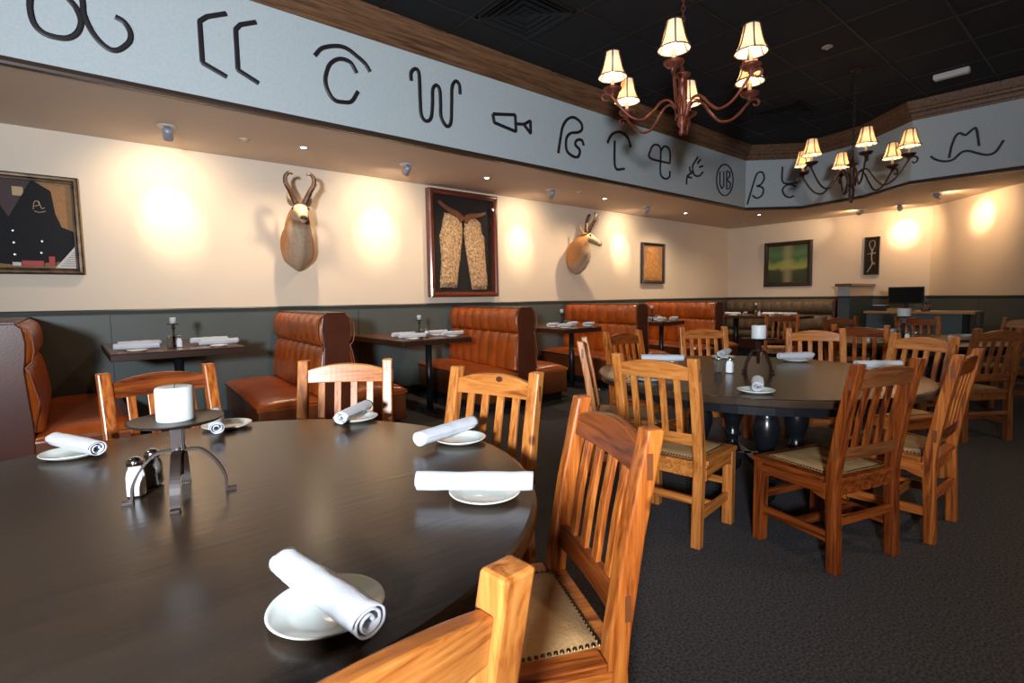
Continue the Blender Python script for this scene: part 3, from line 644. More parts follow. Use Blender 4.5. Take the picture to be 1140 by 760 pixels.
def seg(c,d,L): d=Vector(d).normalized()*L/2; return (c[0]-d.x,c[1]-d.y),(c[0]+d.x,c[1]+d.y)
setting((.285,.806),(.262,.932),(.297,.672),'at the near edge of the foreground table',seed=1,scale=1.05)
setting((.772,1.034),(.640,1.140),(.855,.945),'near the right edge of the foreground table',seed=3,scale=1.0)
setting((1.017,1.50),(.842,1.48),(1.115,1.56),'on the foreground table near the chair with the knotted rail',seed=2)
setting((.885,2.069),(.775,1.955),(.965,2.13),'at the back edge of the foreground table',seed=0)
setting((.454,2.300),(.442,2.42),(.385,2.12),'on the foreground table just right of its pillar candle',seed=2,scale=.95)
setting((-.014,2.22),(-.06,2.33),(.045,2.08),'at the left end of the foreground table',seed=1)
vd=(.9,.42)
setting((2.647,1.235),*seg((2.68,1.245),vd,.26),'at the near edge of the middle table, pointing at the viewer',seed=1)
setting((3.31,2.24),*seg((3.31,2.235),(.62,-.75),.30),'at the left edge of the middle table',seed=2)
setting((2.60,1.84),*seg((2.62,1.84),(.5,-.8),.26),'on the middle table behind the slats of a chair',seed=3)
setting((3.93,2.10),*seg((3.95,2.10),(.9,.25),.26),'on the middle table before its farthest left chair',seed=0)
setting((4.08,1.62),*seg((4.08,1.62),(.85,-.52),.27),'at the back edge of middle table by a pale chair post',seed=1)
setting((3.93,1.06),*seg((3.93,1.06),(.75,-.66),.28),'on the middle table half hidden by the reddish chair back',seed=2)
setting((6.02,1.63),*seg((6.02,1.62),(.7,-.7),.26),'on the farther round table, left edge',seed=0)
setting((6.9,1.15),*seg((6.9,1.15),(.8,-.6),.26),'on the farther round table, right side',seed=1)
setting((7.5,1.95),*seg((7.5,1.95),(.6,-.8),.26),'on the farther round table, back edge',seed=2)
def shaker(x,y,z,kind,where,s=1,group='glass salt and pepper shakers'):
    t=thing(kind+'_shaker','square glass %s shaker with chrome lid %s'%(kind,where),'shaker',(x,y,z+.0005),random.uniform(-.4,.4),group)
    t.scale=(s,)*3
    bm=NB(); R=[]
    def ring(h,zz,k): return [bm.verts.new((sx*h,sy*h,zz)) if k==4 else None for sx,sy in ((-1,-1),(1,-1),(1,1),(-1,1))]
    prof=[(.017,0),(.0215,.004),(.0215,.055),(.019,.066),(.015,.074),(.0145,.082)]
    for h,zz in prof:
        c=h*.32; R.append([bm.verts.new(p) for p in ((-h+c,-h,zz),(h-c,-h,zz),(h,-h+c,zz),(h,h-c,zz),(h-c,h,zz),(-h+c,h,zz),(-h,h-c,zz),(-h,-h+c,zz))])
    for r0,r1 in zip(R,R[1:]):
        for j in range(8): bm.faces.new((r0[j],r0[(j+1)%8],r1[(j+1)%8],r1[j]))
    bm.faces.new(R[0][::-1]); bm.faces.new(R[-1]); jar=link('jar',bm,M['glassj'],t)
    bm=NB(); R=[]
    for h,zz in ((.0155,.003),(.0200,.006),(.0200,.055),(.0178,.0655),(.0138,.0735),(.0134,.079)):
        c=h*.32; R.append([bm.verts.new(p) for p in ((-h+c,-h,zz),(h-c,-h,zz),(h,-h+c,zz),(h,h-c,zz),(h-c,h,zz),(-h+c,h,zz),(-h,h-c,zz),(-h,-h+c,zz))])
    for r0,r1 in zip(R,R[1:]):
        for j in range(8): bm.faces.new((r0[j],r0[(j+1)%8],r1[(j+1)%8],r1[j]))
    bm.faces.new(R[0][::-1]); bm.faces.new(R[-1]); link('filling',bm,M[kind],jar)
    bm=NB(); lathe(bm,[(.0165,.080),(.0185,.081),(.0185,.090),(.017,.096),(.012,.100),(.004,.103),(0,.103)],20); link('lid',bm,M['chrome'],t,smooth=True)
def pillar_stand(c,rot,where,zp=.945,cr=.043):
    z0=TZ+.0006; t=thing('candle_stand','wrought iron four legged candle stand '+where,'candle holder',(c[0],c[1],z0),rot,'iron pillar candle stands')
    H=zp-z0
    for a in range(4):
        an=a*PI/2; f=lambda r,z:(r*math.cos(an),r*math.sin(an),z)
        pts=catmull([f(.012,H-.02),f(.012,H-.075),f(.022,H-.078),f(.05,H-.083),f(.080,.085),f(.100,.045),f(.103,.012),f(.104,.004)],5)
        bm=NB(); sweep(bm,pts,[(-.0028,-.011),(.0028,-.011),(.0028,.011),(-.0028,.011)],up=Vector((-math.sin(an),math.cos(an),0)))
        box(bm,.100,.125,-.010,.010,0,.007,Matrix.Rotation(an,4,'Z')); link('leg',bm,M['iron'],t)
    bm=NB(); lathe(bm,[(0,.055),(.009,.058),(.012,H-.09),(.017,H-.085),(.017,H-.07),(.012,H-.065),(.011,H-.01),(.03,H-.006),(0,H-.004)],16); link('stem',bm,M['iron'],t,smooth=True)
    bm=NB(); lathe(bm,[(0,H-.0045),(.098,H-.0045),(.102,H-.001),(.107,H+.002),(.106,H+.004),(.098,H+.001),(0,H)],40); link('dish',bm,M['iron'],t,smooth=True)
    bm=NB(); lathe(bm,[(0,0),(cr-.001,0),(cr,.004),(cr,.078),(cr-.002,.083),(cr-.006,.0845),(.012,.081),(0,.081)],40)
    k=thing('pillar_candle','thick white pillar candle '+where,'candle',(c[0],c[1],zp+.0006),0,'white pillar candles')
    link('wax_body',bm,M['candle'],k,smooth=True)
    bm=NB(); tube(bm,[(0,0,.078),(.0008,0,.088),(.002,0,.094)],.0012,6); link('wick',bm,M['wick'],k)
pillar_stand((.193,1.555),-.25,'on the foreground table')
shaker(.107,1.640,TZ,'salt','on the foreground table left of the candle stand'); shaker(.150,1.700,TZ,'pepper','on the foreground table left of the candle stand')
pillar_stand((3.34,1.55),-.35,'on the middle table',.962)
shaker(3.19,1.66,TZ,'salt','on the middle table'); shaker(3.17,1.725,TZ,'pepper','on the middle table')
pillar_stand((6.85,1.63),.2,'on the farther round table',.985,.060)
shaker(6.45,1.50,TZ,'salt','on the farther round table'); shaker(6.50,1.44,TZ,'pepper','on the farther round table')
# ------------------------------------------------------------------ booths
YE=4.45; YW=WY-.034
def make_booth(label,x,k=0):
    SK=lambda o:[setattr(v,'co',Vector((v.co.x+k*(v.co.y-YE),v.co.y,v.co.z))) for v in o.data.vertices]
    t=thing('double_booth',label,'booth',(x,0,0),0,'rust leather double booths')
    outl=[(-.125,.10),(-.135,.45),(-.112,.83),(-.122,.90),(-.130,1.0),(-.118,1.09),(-.085,1.125),(.085,1.125),(.118,1.09),(.130,1.0),(.122,.90),(.112,.83),(.135,.45),(.125,.10)]
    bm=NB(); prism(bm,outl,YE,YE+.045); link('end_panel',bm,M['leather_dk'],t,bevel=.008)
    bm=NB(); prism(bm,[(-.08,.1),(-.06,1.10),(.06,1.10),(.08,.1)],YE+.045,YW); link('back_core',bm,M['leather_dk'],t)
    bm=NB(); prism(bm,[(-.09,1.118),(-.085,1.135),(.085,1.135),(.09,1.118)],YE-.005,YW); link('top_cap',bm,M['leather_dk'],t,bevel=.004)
    bm=NB(); box(bm,-.60,.60,YE+.06,YW,0,.10); link('kick_base',bm,M['kick'],t)
    nch=8
    for s in (-1,1):
        for nm,pr in (('upper_back_cushion',[(.055,.845),(.120,.85),(.150,.88),(.163,.95),(.160,1.03),(.135,1.09),(.095,1.118),(.06,1.118)]),
                      ('lower_back_cushion',[(.075,.43),(.185,.43),(.190,.50),(.178,.62),(.160,.74),(.142,.81),(.118,.842),(.055,.845)])):
            P=catmull([(a,0,b) for a,b in pr[1:-1]],4); P=[Vector((pr[0][0],0,pr[0][1]))]+P+[Vector((pr[-1][0],0,pr[-1][1]))]
            bm=NB(); nv=nch*10; G=[]
            for j in range(nv+1):
                y=YE+.012+(YW-YE-.014)*j/nv; ph=(j/nv*nch)%1; dent=.020*(abs(math.cos(PI*ph))**6) if 0<j<nv else .03
                row=[]
                for i,p in enumerate(P):
                    e=min(1,min(i,len(P)-1-i)/3.)
                    row.append(bm.verts.new((s*(p.x-dent*e),y,p.z-dent*.4*e*(1 if p.z>.9 and nm[0]=='u' else 0))))
                G.append(row)
            for a,b in zip(G,G[1:]):
                for i in range(len(P)-1): bm.faces.new((a[i],a[i+1],b[i+1],b[i]))
            bm.faces.new(G[0][::-1]); bm.faces.new(G[-1]); link(nm,bm,M['leather'],t,smooth=True)
        bm=NB(); sweep(bm,[(s*a,YE+.004,b) for a,b in ((.135,.44),(.168,.62),(.135,.80),(.118,.845),(.150,.88),(.163,.95),(.160,1.03),(.135,1.09),(.09,1.12))],circ(.006,6)); link('piping',bm,M['piping'],t,smooth=True)
        # crowned seat cushion
        bm=NB(); nx,ny=16,26; G=[]
        x0,x1=.115,.665
        for j in range(ny+1):
            v=-1+2*j/ny; row=[]
            for i in range(nx+1):
                u=-1+2*i/nx; h=.055*max(0,(1-abs(u)**3.2))**.55*max(0,(1-abs(v)**9))**.5
                row.append(bm.verts.new((s*((x0+x1)/2+u*(x1-x0)/2),(YE+YW)/2+v*((YW-YE)/2-.004),.39+h)))
            G.append(row)
        B=[[bm.verts.new((q.co.x,q.co.y,.355)) for q in r] for r in (G[0],G[-1])]
        for a,b in zip(G,G[1:]):
            for i in range(nx): bm.faces.new((a[i],a[i+1],b[i+1],b[i]))
        for r,b in ((G[0],B[0]),(G[-1],B[1])):
            for i in range(nx): bm.faces.new((r[i],r[i+1],b[i+1],b[i]))
        link('seat_cushion',bm,M['leather'],t,smooth=True)
        bm=NB(); xs=sorted((s*.12,s*.655)); box(bm,xs[0],xs[1],YE+.006,YW,.10,.375); link('seat_box',bm,M['leather_box_shaded'],t,bevel=.012)
        bm=NB(); sweep(bm,[(s*.14,YE+.004,.376),(s*.64,YE+.004,.376),(s*.658,YE+.02,.376),(s*.66,YW,.376)],circ(.006,6)); link('seat_welt',bm,M['piping'],t,smooth=True)
    for c in t.children: SK(c)
    return t
BL=[('rust leather double booth cut off by the left edge of the photo',-.34),('rust leather double booth below the first pronghorn head, second from left',1.76),('rust leather double booth below the framed sheepskin chaps',3.95),
('rust leather double booth below the second pronghorn head',6.11),('rust leather double booth nearest to the far corner',8.19)]
for (l,x),k in zip(BL,(0,.07,.14,.19,.23)): make_booth(l,x,k)
# booth tables cantilevered from the wall on one front pole
def booth_table(x0,x1,y0,z,label):
    t=thing('booth_table',label,'table',((x0+x1)/2,(y0+WY)/2,0),0,'wooden booth tables'); w=(x1-x0)/2; d=(WY-.03-y0)/2
    bm=NB(); box(bm,-w,w,-d,d-.0,z-.008,z); link('tabletop',bm,M['booth_top'],t,bevel=.003)
    bm=NB(); box(bm,-w-.004,w+.004,-d-.004,d,z-.06,z-.0085); link('edge_band',bm,M['booth_edge'],t,bevel=.004)
    yl=-d+.22
    bm=NB(); lathe(bm,[(0,.012),(.035,.012),(.035,z-.075),(.0,z-.075)],20,(0,yl,0)); link('leg_pole',bm,M['blackmetal'],t,smooth=True)
    bm=NB(); box(bm,-.12,.12,yl-.10,yl+.10,z-.0745,z-.061); link('mounting_plate',bm,M['blackmetal'],t)
    bm=NB(); box(bm,-.035,.035,yl-.20,yl+.20,0,.022); box(bm,-.10,.10,yl-.035,yl+.035,0,.022); link('cross_foot',bm,M['blackmetal'],t,bevel=.008)
def candlestick(x,y,z,where):
    z+=.0006
    t=thing('candlestick','small bronze candlestick '+where,'candle holder',(x,y,z),0,'small bronze candlesticks'); t.scale=(1.2,1.2,1.3)
    bm=NB(); lathe(bm,[(0,0),(.036,0),(.038,.006),(.02,.014),(.008,.022),(.007,.05),(.014,.058),(.014,.064),(.007,.07),(.0065,.11),(.012,.118),(.012,.124),(.007,.13),(.010,.142),(0,.144)],18); link('stem',bm,M['iron'],t,smooth=True)
    bm=NB(); lathe(bm,[(0,.141),(.034,.143),(.037,.148),(.034,.149),(0,.148)],20); link('drip_pan',bm,M['iron'],t,smooth=True)
    bm=NB(); lathe(bm,[(0,0),(.0235,0),(.0235,.045),(.021,.05),(0,.048)],20); tag(link('votive_candle',bm,M['candle'],smooth=True,loc=(x,y,z+.1497*1.3)),'short white candle on bronze stick '+where,'candle','short white candles')
BT=[(.22,1.12,4.8,.87,'dark wooden booth table behind the left chair, below the wall glow'),(2.60,3.44,4.8,.815,'wooden booth table between second booth and chaps booth'),
(4.93,5.66,4.8,.825,'wooden booth table right of the chaps booth'),(7.03,7.66,4.75,.835,'wooden booth table before the booth nearest the corner')]
wn=['on the leftmost booth table','on the second booth table','on the third booth table','on the fourth booth table']
for i,(x0,x1,y0,z,l) in enumerate(BT):
    booth_table(x0,x1,y0,z,l); xm=(x0+x1)/2; w=wn[i]
    L=.29 if i<2 else .22
    xa,xb=x0+.17,x1-.17
    if i>1: xa,xb=x0+.13,x1-.13
    for (cx,cy,dx,dy,q) in ((xa,y0+.13,1,-.12,'front left'),(xb,y0+.13,1,.1,'front right'),(xa+.04,y0+.40,1,.12,'back left'),(xb-.02,y0+.42,1,.16,'back right')):
        setting((cx,cy+.0),*seg((cx,cy),(dx,dy),L),'%s, %s place'%(w,q),z=z,r=.07)
    candlestick(xm+.0,y0+.42,z,w)
    shaker(xm-.045,y0+.30,z,'pepper',w,.95); shaker(xm+.02,y0+.30,z,'salt',w,.95)
# far banquette and its long table
t=thing('wall_banquette','brown channel tufted banquette along the far wall','booth',(0,0,0),0)
bm=NB(); box(bm,11.12,11.70,3.93,6.15,0.1,.36); link('seat_box',bm,M['leather_dk'],t)
bm=NB(); box(bm,11.18,11.70,3.96,6.12,0,.10); link('kick_base',bm,M['kick'],t)
bm=NB(); box(bm,11.06,11.55,3.93,6.15,.362,.46); link('seat_cushion',bm,M['tufted'],t,bevel=.03,smooth=False)
for nm,z0,z1,th in (('upper_back_cushion',.84,1.128,.20),('lower_back_cushion',.46,.835,.17)):
    bm=NB(); G=[]; nch=11; nv=nch*8
    for j in range(nv+1):
        y=3.92+(6.14-3.92)*j/nv; ph=(j/nv*nch)%1; dent=.018*(abs(math.cos(PI*ph))**6); row=[]
        for k in range(9):
            a=k/8*PI; row.append(bm.verts.new((WX-.036-(th-dent)*math.sin(a)**.5 if 0<k<8 else WX-.036,y,(z0+z1)/2-(z1-z0)/2*math.cos(a))))
        G.append(row)
    for a,b in zip(G,G[1:]):
        for i in range(8): bm.faces.new((a[i],a[i+1],b[i+1],b[i]))
    bm.faces.new(G[0][::-1]); bm.faces.new(G[-1]); link(nm,bm,M['tufted'],t,smooth=True)
bm=NB(); prism(bm,[(WX-.036,.10),(WX-.22,.10),(WX-.26,.5),(WX-.24,1.08),(WX-.2,1.13),(WX-.036,1.13)],3.87,3.915); link('end_panel',bm,M['leather_dk'],t,bevel=.006)
t=thing('banquette_table','long wooden table in front of the brown banquette','table',(10.55,4.83,0),0)
bm=NB(); box(bm,-.35,.35,-.80,.80,.812,.82); link('tabletop',bm,M['booth_top'],t)
bm=NB(); box(bm,-.355,.355,-.805,.805,.775,.8115); link('edge_band',bm,M['booth_edge'],t)
for s in (-1,1):
    bm=NB(); lathe(bm,[(0,.012),(.05,.012),(.05,.775),(0,.775)],20,(0,.12+s*.42,0)); link('leg_pole',bm,M['blackmetal'],t,smooth=True)
    bm=NB(); box(bm,-.28,.28,.12+s*.42-.04,.12+s*.42+.04,0,.022); box(bm,-.04,.04,.12+s*.42-.25,.12+s*.42+.25,0,.022); link('cross_foot',bm,M['blackmetal'],t)
w='on the long banquette table'
for (cx,cy,d,L,q) in ((10.45,5.42,(.3,-1),.26,'far left'),(10.75,5.28,(1,.3),.24,'back left, lying crosswise'),(10.7,4.75,(.2,-1),.26,'back middle'),(10.6,4.38,(.1,-1),.34,'right end'),(10.33,5.30,(.2,-1),.24,'front left'),(10.33,4.62,(.1,-1),.24,'front right')):
    setting((cx,cy),*seg((cx,cy),d,L),'%s, %s place'%(w,q),z=.82,r=.07)
candlestick(10.58,4.98,.82,w); shaker(10.45,4.92,.82,'pepper',w); shaker(10.45,4.85,.82,'salt',w)
# ------------------------------------------------------------------ pictures and cases on the walls
def picture(name,label,c,rz,w,h,depth,fw,fm,group=None,cat='picture'):
    t=thing(name,label,cat,c,rz,group)
    prof=[(0,-.001),(0,-depth),(fw*.25,-depth-.012),(fw*.55,-depth-.010),(fw*.75,-depth+.004),(fw,-depth+.008),(fw,-.001)]
    bm=NB(); cor=[(-w/2,-h/2),(w/2,-h/2),(w/2,h/2),(-w/2,h/2)]; R=[]
    for sx,sz in ((-1,-1),(1,-1),(1,1),(-1,1)):
        R.append([bm.verts.new((sx*(w/2-o),y,sz*(h/2-o))) for o,y in prof])
    for i in range(4):
        a,b=R[i],R[(i+1)%4]
        for j in range(len(prof)-1): bm.faces.new((a[j],a[j+1],b[j+1],b[j]))
        bm.faces.new((a[-1],a[0],b[0],b[-1]))
    link('frame',bm,fm,t)
    return t
def rect(t,name,m,x0,x1,z0,z1,y0,y1,**k):
    bm=NB(); box(bm,x0,x1,y0,y1,z0,z1); return link(name,bm,m,t,**k)
def poly_slab(t,name,m,pts,y0,y1,bevel=0):
    bm=NB(); prism(bm,pts,y0,y1); return link(name,bm,m,t,bevel=bevel)
def puffy(t,name,m,rows,y0,bulge,bump,seed,nx=28):
    """rows: (z,xl,xr) top to bottom"""
    bm=NB(); rows2=[]
    for (z0,a0,b0),(z1,a1,b1) in zip(rows,rows[1:]):
        n=max(2,int(abs(z0-z1)/.015))
        for k in range(n): u=k/n; rows2.append((z0+(z1-z0)*u,a0+(a1-a0)*u,b0+(b1-b0)*u))
    rows2.append(rows[-1]); G=[]; N=len(rows2)
    for j,(z,a,b) in enumerate(rows2):
        e=min(1,j/4,(N-1-j)/4); row=[]
        for i in range(nx+1):
            u=-1+2*i/nx; x=(a+b)/2+u*(b-a)/2; d=bulge*(max(0,1-u*u)**.45)*(.25+.75*e)
            n=noise.noise(Vector((x*38,z*38,seed)))*bump+noise.noise(Vector((x*90,z*90,seed)))*bump*.6
            if i in (0,nx): x+=noise.noise(Vector((0,z*45,seed+i)))*bump*1.1; n=0
            row.append(bm.verts.new((x,y0-d-n,z+ (noise.noise(Vector((x*40,seed,0)))*bump if j in(0,N-1) else 0))))
        G.append(row)
    for a,b in zip(G,G[1:]):
        for i in range(nx): bm.faces.new((a[i],a[i+1],b[i+1],b[i]))
    bk=[bm.verts.new((v.co.x,y0+.001,v.co.z)) for v in [r[0] for r in G]+G[-1][1:-1]+[r[-1] for r in G[::-1]]+G[0][-2:0:-1]]
    rim=[r[0] for r in G]+G[-1][1:-1]+[r[-1] for r in G[::-1]]+G[0][-2:0:-1]
    for i in range(len(rim)): bm.faces.new((rim[i],rim[(i+1)%len(rim)],bk[(i+1)%len(rim)],bk[i]))
    return link(name,bm,m,t,smooth=True)
# black vest case
t=picture('framed_vest','framed black vest shadow box at the left end of the wall',(-.33,WY-.001,1.925),0,.94,.85,.055,.055,M['frame_gold'])
rect(t,'backing',M['burlap'],-.43,.43,-.385,.385,-.012,-.002)
half=[(.16,.38),(.28,.295),(.30,.10),(.335,-.01),(.43-.005,-.05),(.43-.005,-.17),(.33,-.31),(0,-.345)]
v=poly_slab(t,'vest',M['vest'],[(-x,z) for x,z in half[:-1]][::1]+[(0,-.345)]+half[:-1][::-1]+[(.0,.05)],-.034,-.0125,bevel=.006)
poly_slab(t,'vest_lining',M['lining'],[(-.155,.372),(.155,.372),(.10,.22),(0,.055),(-.10,.22)],-.0245,-.0128)
rect(t,'neck_label',M['labelcloth'],.035,.105,.235,.31,-.0285,-.025)
bm=NB(); 
for pts in ([(.16,.13),(.17,.19),(.19,.2),(.2,.17),(.17,.155)],[(.2,.2),(.215,.14),(.235,.15)],[(.165,.115),(.2,.105),(.24,.12)]): sweep(bm,catmull([(x,-.036,z) for x,z in pts],4),circ(.003,5))
link('stitched_brand',bm,M['labelcloth'],t)
for x,z in ((.02,-.06),(.02,-.16),(.02,-.26),(.2,-.14),(.19,-.24)):
    bm=NB(); lathe(bm,[(0,0),(.009,0),(.008,.004),(0,.005)],12); bmesh.ops.transform(bm,matrix=Matrix.Translation((x,-.034,z))@Matrix.Rotation(PI/2,4,'X'),verts=bm.verts); link('button',bm,M['metalring'],t)
rect(t,'red_and_white_reflection',M['redreflection'],.06,.20,-.355,-.31,-.040,-.036); rect(t,'white_reflection',M['paper'],.0,.055,-.355,-.325,-.040,-.036); rect(t,'pink_reflection',M['redreflection'],.235,.275,-.345,-.27,-.040,-.036)  # coloured reflections in the case glass, put in as small flat plates
k=poly_slab(t,'corner_card',M['paper'],[(.10+.17,-.375),(.43,-.375),(.43,-.16)],-.044,-.041)
bm=NB()
for q in range(8):
    z=-.215-q*.019; x0=.43-.012; x1=.43-(.43-.27)*((-.16-z)/.215)+.022
    if x0-x1>.01: box(bm,x1,x0,-.0455,-.0445,z-.0035,z+.001)
link('printed_lines',bm,M['ink'],k)
rect(t,'glass',M['pane'],-.425,.425,-.38,.38,-.054,-.051)
# chaps case
t=picture('framed_chaps','tall mahogany shadow box with fleece chaps on black backing',(4.305,WY-.001,1.985),0,1.15,1.44,.09,.07,M['frame_red'])
rect(t,'backing',M['velvet'],-.51,.51,-.655,.655,-.012,-.002)
cv=lambda X,Y:((X-262)/405*1.06,(388-Y)/640*1.40)
def rows(L): return [(cv(0,y)[1],cv(a,0)[0],cv(b,0)[0]) for y,a,b in L]
puffy(t,'fleece_leg',M['fleece'],rows([(195,150,205),(230,142,255),(290,132,264),(340,120,262),(420,122,252),(500,126,240),(580,120,228),(660,114,222)]),-.013,.05,.010,1.5)
puffy(t,'fleece_leg',M['fleece'],rows([(212,318,355),(240,278,384),(300,272,390),(330,274,408),(430,285,412),(540,300,418),(610,312,426),(672,320,420)]),-.013,.05,.010,7.7)
bm=NB(); W=lambda t:[(a*(.010+.030*math.sin(PI*min(1,t*1.05))**.8),b*.012) for a,b in ((-1,-1),(1,-1),(1,1),(-1,1))]
for pts in ([(108,132),(160,170),(215,195),(258,232)],[(410,172),(360,192),(300,205),(270,238)]):
    P=catmull([(cv(*p)[0],-.060,cv(*p)[1]) for p in pts],5); R=[]
    for i,p in enumerate(P):
        u=i/(len(P)-1); tt=(P[min(i+1,len(P)-1)]-P[max(i-1,0)]).normalized(); s=tt.cross(Vector((0,-1,0))).normalized(); w=.018+.030*u
        R.append([bm.verts.new(p+s*a*w+Vector((0,b,0))) for a,b in ((-1,.03),(-1,-.004),(1,-.004),(1,.03))])
    for r0,r1 in zip(R,R[1:]):
        for j in range(4): bm.faces.new((r0[j],r0[(j+1)%4],r1[(j+1)%4],r1[j]))
    bm.faces.new(R[0][::-1]); bm.faces.new(R[-1])
link('leather_yoke',bm,M['yoke'],t,bevel=.004)
rect(t,'glass',M['pane'],-.505,.505,-.65,.65,-.088,-.084)
# framed leather vest
t=picture('framed_leather_vest','small framed golden leather vest right of second pronghorn head',(8.795,WY-.001,1.87),0,.73,.78,.05,.04,M['frame_dk'])
rect(t,'backing',M['burlap'],-.33,.33,-.355,.355,-.012,-.002)
puffy(t,'leather_vest',M['tanvest'],[(.30,-.17,.17),(.20,-.19,.19),(.05,-.19,.19),(-.04,-.24,.24),(-.10,-.31,.30),(-.30,-.32,.32),(-.345,-.30,.31)],-.013,.018,.006,3.3)
rect(t,'glass',M['pane'],-.325,.325,-.35,.35,-.044,-.041)
# green painting
FR=-PI/2
t=picture('framed_painting','dark framed green landscape painting on the far wall',(WX-.001,4.885,1.875),FR,.97,.94,.045,.085,M['frame_dk'])
bm=NB(); box(bm,-.41,.41,-.02,-.002,0,.78); link('canvas',bm,M['canvas'],t,loc=(0,0,-.39))
# narrow piece
t=picture('framed_branch','narrow dark framed piece with pale twisted branch and loop',(WX-.001,3.35,1.94),FR,.25,.71,.04,.022,M['frame_dk'])
rect(t,'backing',M['velvet'],-.108,.108,-.338,.338,-.015,-.002)
bm=NB()
for pts,r in (([(0,.10),(-.03,.16),(-.045,.24),(-.01,.285),(.035,.275),(.045,.20),(.02,.13),(0,.10)],.006),([(0,.12),(.0,.05),(-.03,.045),(.06,.05),(.0,.03),(.0,-.06),(.01,-.15),(-.02,-.22),(-.07,-.31)],.011),([(.0,-.12),(.05,-.14),(.04,-.17)],.009),([(-.03,.045),(-.075,.03)],.006)):
    tube(bm,catmull([(x,-.022,z) for x,z in pts],5),r,6)
link('branch_and_loop',bm,M['branch'],t,smooth=True)
# ------------------------------------------------------------------ pronghorn mounts
def mount(label,rings,head,fwd,horn_mod=0):
    """rings: centre, half width, half height, sideways axis; head: point between the eyes; fwd: the way the muzzle points"""
    c0=Vector(rings[0][0]); t=thing('pronghorn_mount',label,'mounted head',c0,0,'pronghorn head mounts')
    bm=NB(); cl=bm.verts.layers.float_color.new('coat'); n=28; R=[]; N=len(rings)
    tan=Vector((.50,.22,.07)); cream=Vector((.66,.49,.30)); white=Vector((.52,.38,.26)); brown=Vector((.13,.06,.03)); blk=Vector((.02,.015,.012))
    C=[Vector(r[0]) for r in rings]
    for i,(c,rx,ry,side) in enumerate(rings):
        c=Vector(c); tg=(C[min(i+1,N-1)]-C[max(i-1,0)]).normalized()
        if i==0: tg=Vector((0,-1,0))
        s=Vector(side); s=(s-tg*s.dot(tg)).normalized(); u=s.cross(tg).normalized()
        if u.z<0 and i<3: u=-u
        if i>=3 and R and (u.dot(lastu)<0): u=-u
        lastu=u; row=[]
        for k in range(n):
            a=2*PI*k/n; ca,sa=math.cos(a),math.sin(a)
            p=c+s*rx*ca+u*ry*sa
            d=noise.noise(p*14)*.006 if 0<i<6 else 0
            if 0<i<4 and sa<-.2: d+=.018*math.cos(ca*7)*(-sa)   # chest muscles
            p+=(p-c).normalized()*d
            v=bm.verts.new(p-c0); f=i/(N-1)
            if i<=3: col=tan.lerp(white,max(0,min(1,(-sa-.25)*1.6)))
            elif i<=6:
                col=tan.lerp(white,max(0,min(1,(-sa-.0)*1.5)))
                if i==5 and sa<-.1: col=brown.lerp(tan,.35)
            elif i<=N-3: col=cream if sa>-.6 else cream*.8
            else: col=cream
            if i>=N-2 and sa>.15: col=blk
            v[cl]=(*col,1); row.append(v)
        R.append(row)
    for a,b in zip(R,R[1:]):
        for k in range(n): bm.faces.new((a[k],a[(k+1)%n],b[(k+1)%n],b[k]))
    bm.faces.new(R[0][::-1]); bm.faces.new(R[-1])
    link('body',bm,M['fur'],t,smooth=True,subd=1)
    hd=Vector(head)-c0; f=Vector(fwd).normalized(); up0=Vector((0,0,1)); s=f.cross(up0).normalized(); u=s.cross(f).normalized()
    u2=(u*.85+up0*.35).normalized()
    L=lambda l,h,w:hd+s*l+u2*h+f*w
    for sg in (-1,1):
        bm=NB(); P=catmull([L(sg*.040,.055,-.03),L(sg*.065,.11,-.035),L(sg*.10,.19,-.03),L(sg*.135,.26,-.03),L(sg*.135,.325,-.035),L(sg*.10,.362,-.035),L(sg*.065,.350,-.03)],5)
        tube(bm,P,lambda q:.027*(1-q)**.5+.005,10)
        P=[L(sg*.105,.195,-.03),L(sg*.135,.235,-.005),L(sg*.165,.275,.015)]; tube(bm,catmull(P,4),lambda q:.016*(1-q)+.003,8)
        link('horn',bm,M['horn'],t,smooth=True)
        bm=NB(); cl=bm.verts.layers.float_color.new('coat')
        sweep(bm,catmull([L(sg*.065,.03,-.055),L(sg*.095,.05,-.09),L(sg*.11,.10,-.12),L(sg*.112,.15,-.135)],4),lambda q:[(a*(.006+.020*math.sin(PI*min(.98,q*.8+.15))),b*.010) for a,b in ((-1,0),(-.5,-.8),(.5,-.8),(1,0),(.5,.8),(-.5,.8))],up=f)
        for v in bm.verts: v[cl]=(.38,.24,.13,1)
        link('ear',bm,M['fur'],t,smooth=True)
        bm=NB(); bmesh.ops.create_uvsphere(bm,u_segments=12,v_segments=8,radius=.017,matrix=Matrix.Translation(L(sg*.072,.012,0))); link('eye',bm,M['eye'],t,smooth=True)
    return t
X=(1,0,0)
mount('pronghorn head mount facing the viewer above the second booth',[((2.03,WY-.001,1.86),.165,.265,X),((2.015,6.10,1.85),.185,.285,X),((1.975,5.99,1.845),.172,.258,X),((1.955,5.915,1.94),.138,.185,X),((1.95,5.875,2.04),.132,.15,X),((1.95,5.85,2.12),.112,.128,X),
((1.948,5.80,2.185),.086,.088,X),((1.94,5.73,2.175),.080,.080,X),((1.925,5.65,2.135),.060,.062,X),((1.905,5.56,2.085),.044,.048,X),((1.892,5.515,2.06),.036,.038,X),((1.888,5.503,2.052),.022,.024,X)],(1.942,5.74,2.19),(-.25,-1,-.45))
S2=(.25,.95,0)
